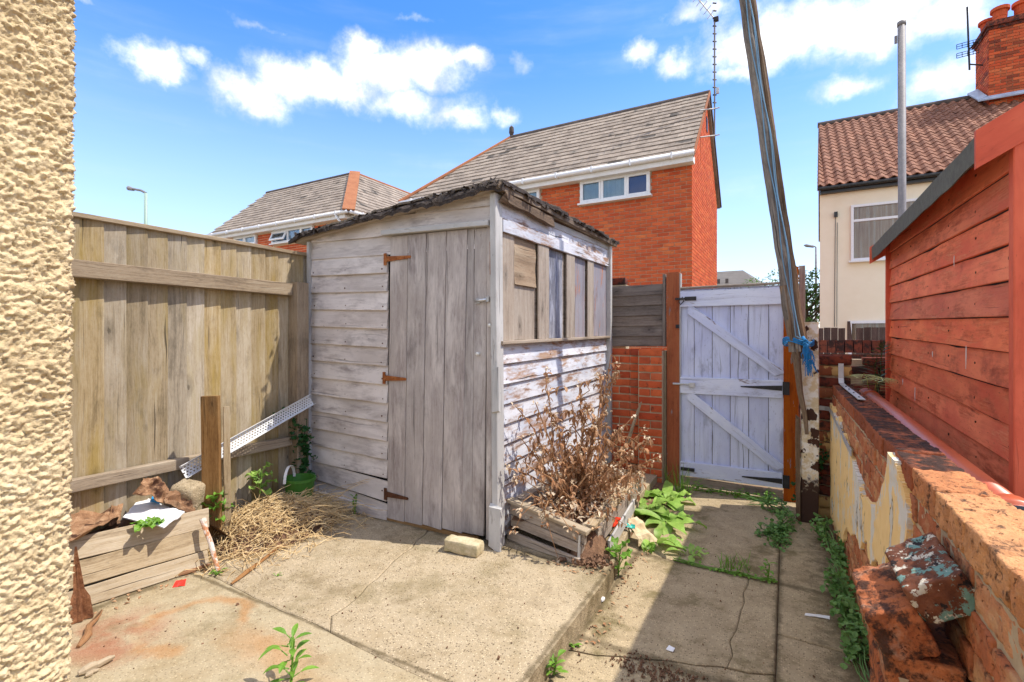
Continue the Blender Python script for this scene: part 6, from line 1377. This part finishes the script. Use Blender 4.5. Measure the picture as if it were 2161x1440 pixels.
for (u, v, yv) in tips:
    b = G(u, v, y=yv); b.x = max(b.x, SX + .07); pth = dead_stem(root + V((rng.uniform(-.07, .09), rng.uniform(-.06, .25), 0)), b, .0085, 20, rng.random() < .7)
    for q in range(rng.randrange(2, 5)):
        i = rng.randrange(3, 8); e = pth[i] + V((rng.uniform(-.09, .14), rng.uniform(-.12, .1), rng.uniform(.0, .16))); e.x = max(e.x, SX + .05); dead_stem(pth[i], e, .0042, 7, rng.random() < .5, 4)
for q in range(80):
    a = rng.uniform(0, 6.28); s = root + V((rng.uniform(-.12, .18), rng.uniform(-.15, .7), 0)); e = s + V((math.cos(a) * .28, math.sin(a) * .28, rng.uniform(.0, .40))); e.x = max(e.x, SX + .05); dead_stem(s, e, .0035, 7, rng.random() < .45, 5)
for (u, v) in ((1150, 1085), (1165, 1050), (1205, 1120), (1210, 1060), (1085, 1120), (1095, 1080), (1180, 1185), (1150, 1100)):   # drooping over the front
    b = G(u, v, y=2.60); s = root + V((rng.uniform(-.1, .1), -.2, .06)); mid = s.lerp(b, .5) + V((0, -.03, .10)); path_ = [s, s.lerp(mid, .5) + V((0, 0, .03)), mid, mid.lerp(b, .5) + V((0, -.02, .02)), b]
    stm.tube(path_, [.0035, .003, .003, .0025, .002], 4)
    for w_ in range(9): leaf(sdm if w_ % 2 else lf, b + rv(.025), rv(), .03, .018, nseg=3, droop=.8, fold=.7)
for q in range(1100):   # fallen leaves matted over the soil and spilling over the side rail
    p = V((rng.uniform(-1.48, -.95), rng.uniform(2.72, 3.9), .28 + rng.uniform(-.01, .09))); leaf(lf if rng.random() < .5 else sdm, p, rv() * V((1, 1, .4)).length, rng.uniform(.02, .05), rng.uniform(.012, .026), nseg=3, droop=.6, fold=.6)
stm.build('stems', M['deadstem'], dp, kind='stuff'); lf.build('dry_leaves', M['deadleaf'], dp, kind='stuff'); sdm.build('seed_heads', M['seedhead'], dp, kind='stuff')
sliver(V((-1.36, 4.55, .25)), V((-1.20, 4.66, .78)), .018, 'stripped brown stake leaning on the brick wall behind the dead plant', M['plank'], 'stake', 'stake')
patch('litter', [G(1293, 1112, z=.17), G(1309, 1108, z=.17), G(1308, 1093, z=.21), G(1296, 1093, z=.21)], M['orangeplastic'], label='orange red plastic cap beside the broken planter', cat='litter', nu=4, nv=4, amp=.02, th=.012); patch('litter', [G(1322, 1112, z=.13), G(1340, 1116, z=.12), G(1340, 1108, z=.14), G(1324, 1104, z=.14)], M['teal'], label='turquoise plastic scrap beside the planter', cat='litter', nu=3, nv=3, amp=.006)
patch('paper_litter', [G(1325, 1095, z=.16), G(1352, 1150, z=.03), G(1392, 1142, z=.03), G(1345, 1090, z=.14)], M['bag'], label='crumpled cream paper between planter and dock leaves', cat='litter', amp=.04)
sliver(G(1264, 1268, z=.01), G(1276, 1262, z=.015), .012, 'small white pebble of litter at the step', M['paper'], 'litter', 'litter'); patch('litter', [G(1698, 1298, z=.006), G(1750, 1306, z=.006), G(1750, 1300, z=.012), G(1700, 1294, z=.01)], M['paper'], label='white paper strip on the shaded path', cat='litter', nu=5, nv=2, amp=.004); patch('litter', [G(1405, 1370, z=.006), G(1420, 1376, z=.006), G(1424, 1368, z=.008), G(1412, 1362, z=.008)], M['paper'], label='white chip beside the path crack', cat='litter', nu=3, nv=3, amp=.003)
patch('litter', [G(1784, 1388, z=.006), G(1800, 1396, z=.006), G(1800, 1386, z=.01), G(1788, 1380, z=.01)], M['paper'], label='pale chip on the path below the stepped pier', cat='litter', nu=3, nv=3, amp=.003)
# ------------------------------------------------------------------ green growth along the path
def dock(base, n, size, label, mat=None):
    t_ = thing('dock_plant', label, 'plant', base); b = V(base)
    for i in range(n):
        a = i * 2.4 + rng.uniform(-.4, .4); d = V((math.cos(a), math.sin(a), rng.uniform(.35, 1.1))); l_ = MB(); leaf(l_, b + V((math.cos(a) * .02, math.sin(a) * .02, .01)), d, size * rng.uniform(.7, 1.15), size * .30, nseg=9, droop=rng.uniform(.7, 1.7), fold=.22, shape=(.15, .55, .95, 1.0, .8, .5, .0)); l_.build('leaf', mat or M['leaf_pale'], t_, smooth=True)
for (u, v, n, s, lb) in ((1362, 1085, 14, .30, 'large dock plant with pale green leaves beside the planter'), (1405, 1105, 13, .27, 'dock plant with broad leaves spreading over the path'), (1385, 1150, 9, .2, 'smaller dock plant at the edge of the shadow'), (1455, 1175, 7, .13, 'dark leaved weed rosette in the path joint'), (1340, 1060, 8, .26, 'dock leaves tucked behind the planter corner'), (1405, 1060, 11, .30, 'tall dock plant near the foot of the brick pier')): dock(G(u, v, z=.0), n, s, lb)
def grass(base, n, h, label, mat, spread=.05):
    t_ = thing('grass_tuft', label, 'grass', base); b = V(base); m = MB()
    for i in range(n):
        p = b + V((rng.uniform(-spread, spread), rng.uniform(-spread, spread), 0)); leaf(m, p, V((rng.uniform(-.5, .5), rng.uniform(-.5, .5), 1)), h * rng.uniform(.5, 1.1), .006, nseg=5, droop=rng.uniform(.3, 1.6), fold=.2, shape=(.9, 1, .8, .5, 0))
    m.build('blades', mat, t_)
grass(G(1430, 1020, z=0), 60, .28, 'tall grass tuft at the foot of the orange gate post', M['leaf'], .07); grass(G(1440, 1045, z=0), 50, .30, 'bright grass blades at the left foot of the gate', M['leaf'], .06); grass(G(1395, 1020, z=0), 45, .26, 'grass growing behind the dock leaves near the brick pier', M['leaf_pale'], .07); grass(G(1545, 1200, z=0), 50, .10, 'short grass tuft in the path joint', M['leaf'], .09); grass(G(1370, 1165, z=0), 26, .09, 'grass blades below the cream paper', M['leaf'], .03); grass(G(1570, 1045, z=0), 12, .16, 'thin grass stem against the gate', M['leaf_creep'], .03)
weed('step_weed', G(1305, 1215, z=0), 11, .085, M['leaf'], 'broad leaved green weed at the foot of the step', stem_h=.17, w=.7, spread=.7); weed('step_weed', G(1168, 1425, z=0), 13, .05, M['leaf'], 'small green weed in the step corner at the bottom edge', stem_h=.06, w=.45); weed('step_weed', G(1205, 1362, z=0), 8, .035, M['leaf'], 'tiny green weed beside the step riser', w=.45)
weed('path_weed', G(1620, 1225, z=0), 10, .05, M['leaf'], 'upright small weed at the end of the path joint', stem_h=.09, w=.4)
ivy('small leaved creeper along the foot of the garden wall', [(.22, 4.1, .10), (.23, 3.7, .12), (.24, 3.3, .12), (.245, 2.95, .08), (.26, 2.6, .06), (.275, 2.3, .03)], 1150, .085, .034, M['leaf_creep'], 'wall_creeper', stems=40)
ivy('leafy creeper covering the ground between gate and white post', [(-.30, 4.55, .03), (-.05, 4.50, .06), (.04, 4.2, .05), (-.10, 3.9, .02)], 420, .12, .034, M['leaf_creep'], 'ground_creeper', stems=26); ivy('dark leaves climbing behind the white post', [(.10, 4.62, .1), (.16, 4.5, .35), (.22, 4.47, .5)], 260, .10, .04, M['leaf_dark'], 'post_creeper')
ivy('patch of creeping weed on the path below the white post', [G(1600, 1125, z=.02), G(1650, 1120, z=.02), G(1640, 1150, z=.02)], 200, .07, .03, M['leaf_creep'], 'path_creeper'); ivy('sparse weeds in the joint in front of the gate', [(-.75, 4.72, .02), (-.4, 4.7, .02), (-.1, 4.68, .03)], 130, .06, .03, M['leaf'], 'gate_weeds'); ivy('thin line of weeds across the path joint', [(-.62, 3.16, .01), (-.3, 3.14, .01), (-.05, 3.13, .02)], 55, .022, .02, M['leaf'], 'joint_weeds')
fn = thing('fern', 'fern fronds growing between the garden wall and red shed', 'fern', (.55, 4.5, .95))
for (b_, e_, mt) in (((.56, 4.62, .92), (.44, 4.05, 1.12), 'fern'), ((.58, 4.62, .92), (.55, 4.0, 1.10), 'fern'), ((.60, 4.62, .95), (.64, 4.55, 1.35), 'leaf_dark'), ((.60, 4.62, .95), (.58, 4.5, 1.25), 'leaf_dark')):
    path_ = stem_path(b_, e_, 14, .02, .08); m = MB(); m.tube(path_, .003, 4)
    for i in range(2, 15):
        d = (path_[min(i + 1, 14)] - path_[i - 1]).normalized(); sd_ = d.cross(V((0, 0, 1))).normalized(); Lf = .11 * math.sin(math.pi * (i / 15) ** .8) + .02
        for s in (-1, 1): leaf(m, path_[i], sd_ * s + d * .5, Lf, .022, nseg=3, droop=.3, fold=.1)
    m.build('frond', M[mt], fn)
# grit and dead leaves scattered over the ground
m = MB()
for q in range(260):
    if rng.random() < .40: x, yv, z_ = rng.uniform(-2.7, -.88), rng.uniform(.9, 2.55), .102
    else: x, yv, z_ = rng.uniform(-.8, .25), rng.uniform(1.9, 4.6), .002
    if z_ < .1 and rng.random() < .4: x = -.82 + abs(rng.gauss(0, .05))
    s = rng.uniform(.0015, .004) * (2.2 if rng.random() < .06 else 1); m.box((x, yv, z_ + s * .35), (s * 2, s * 1.5, s), rnd_rot(1.5), jit=s * .3)
for q in range(420):
    x, yv = rng.gauss(-.45, .12), rng.gauss(2.07, .04)
    if rng.random() < .12: x, yv = -.83 + abs(rng.gauss(0, .015)), rng.uniform(2.0, 3.1)
    s = rng.uniform(.0015, .0055); m.box((x, yv, .001 + s * .3), (s * 2, s * 1.6, s), rnd_rot(1.5), jit=s * .3)
for q in range(260):
    s = rng.uniform(.003, .011); m.box((rng.gauss(-1.0, .06), rng.gauss(2.68, .05), .105 + s * .4 + rng.random() * .03), (s * 2, s * 1.6, s), rnd_rot(1.5), jit=s * .3)
m.build('grit', M['soil'], None, kind='stuff', label='crumbs of soil and grit scattered over patio and path', cat='grit')
m = MB()
for q in range(150):
    if q < 60: p = V((bedx(1.0) + rng.uniform(.01, .16), rng.uniform(.7, 1.6), .105)); 
    elif q < 105: p = V((rng.uniform(-1.2, -.86), rng.uniform(2.5, 2.72), .104))
    else: p = V((-.82 + abs(rng.gauss(0, .06)), rng.uniform(2.1, 3.2), .006))
    leaf(m, p, V((rng.uniform(-1, 1), rng.uniform(-1, 1), .1)), rng.uniform(.012, .035), rng.uniform(.006, .016), nseg=2, droop=.2, fold=.5)
m.build('leaf_litter', M['deadleaf'], None, kind='stuff', label='dry brown leaf litter along the bed, planter and step', cat='leaf litter')
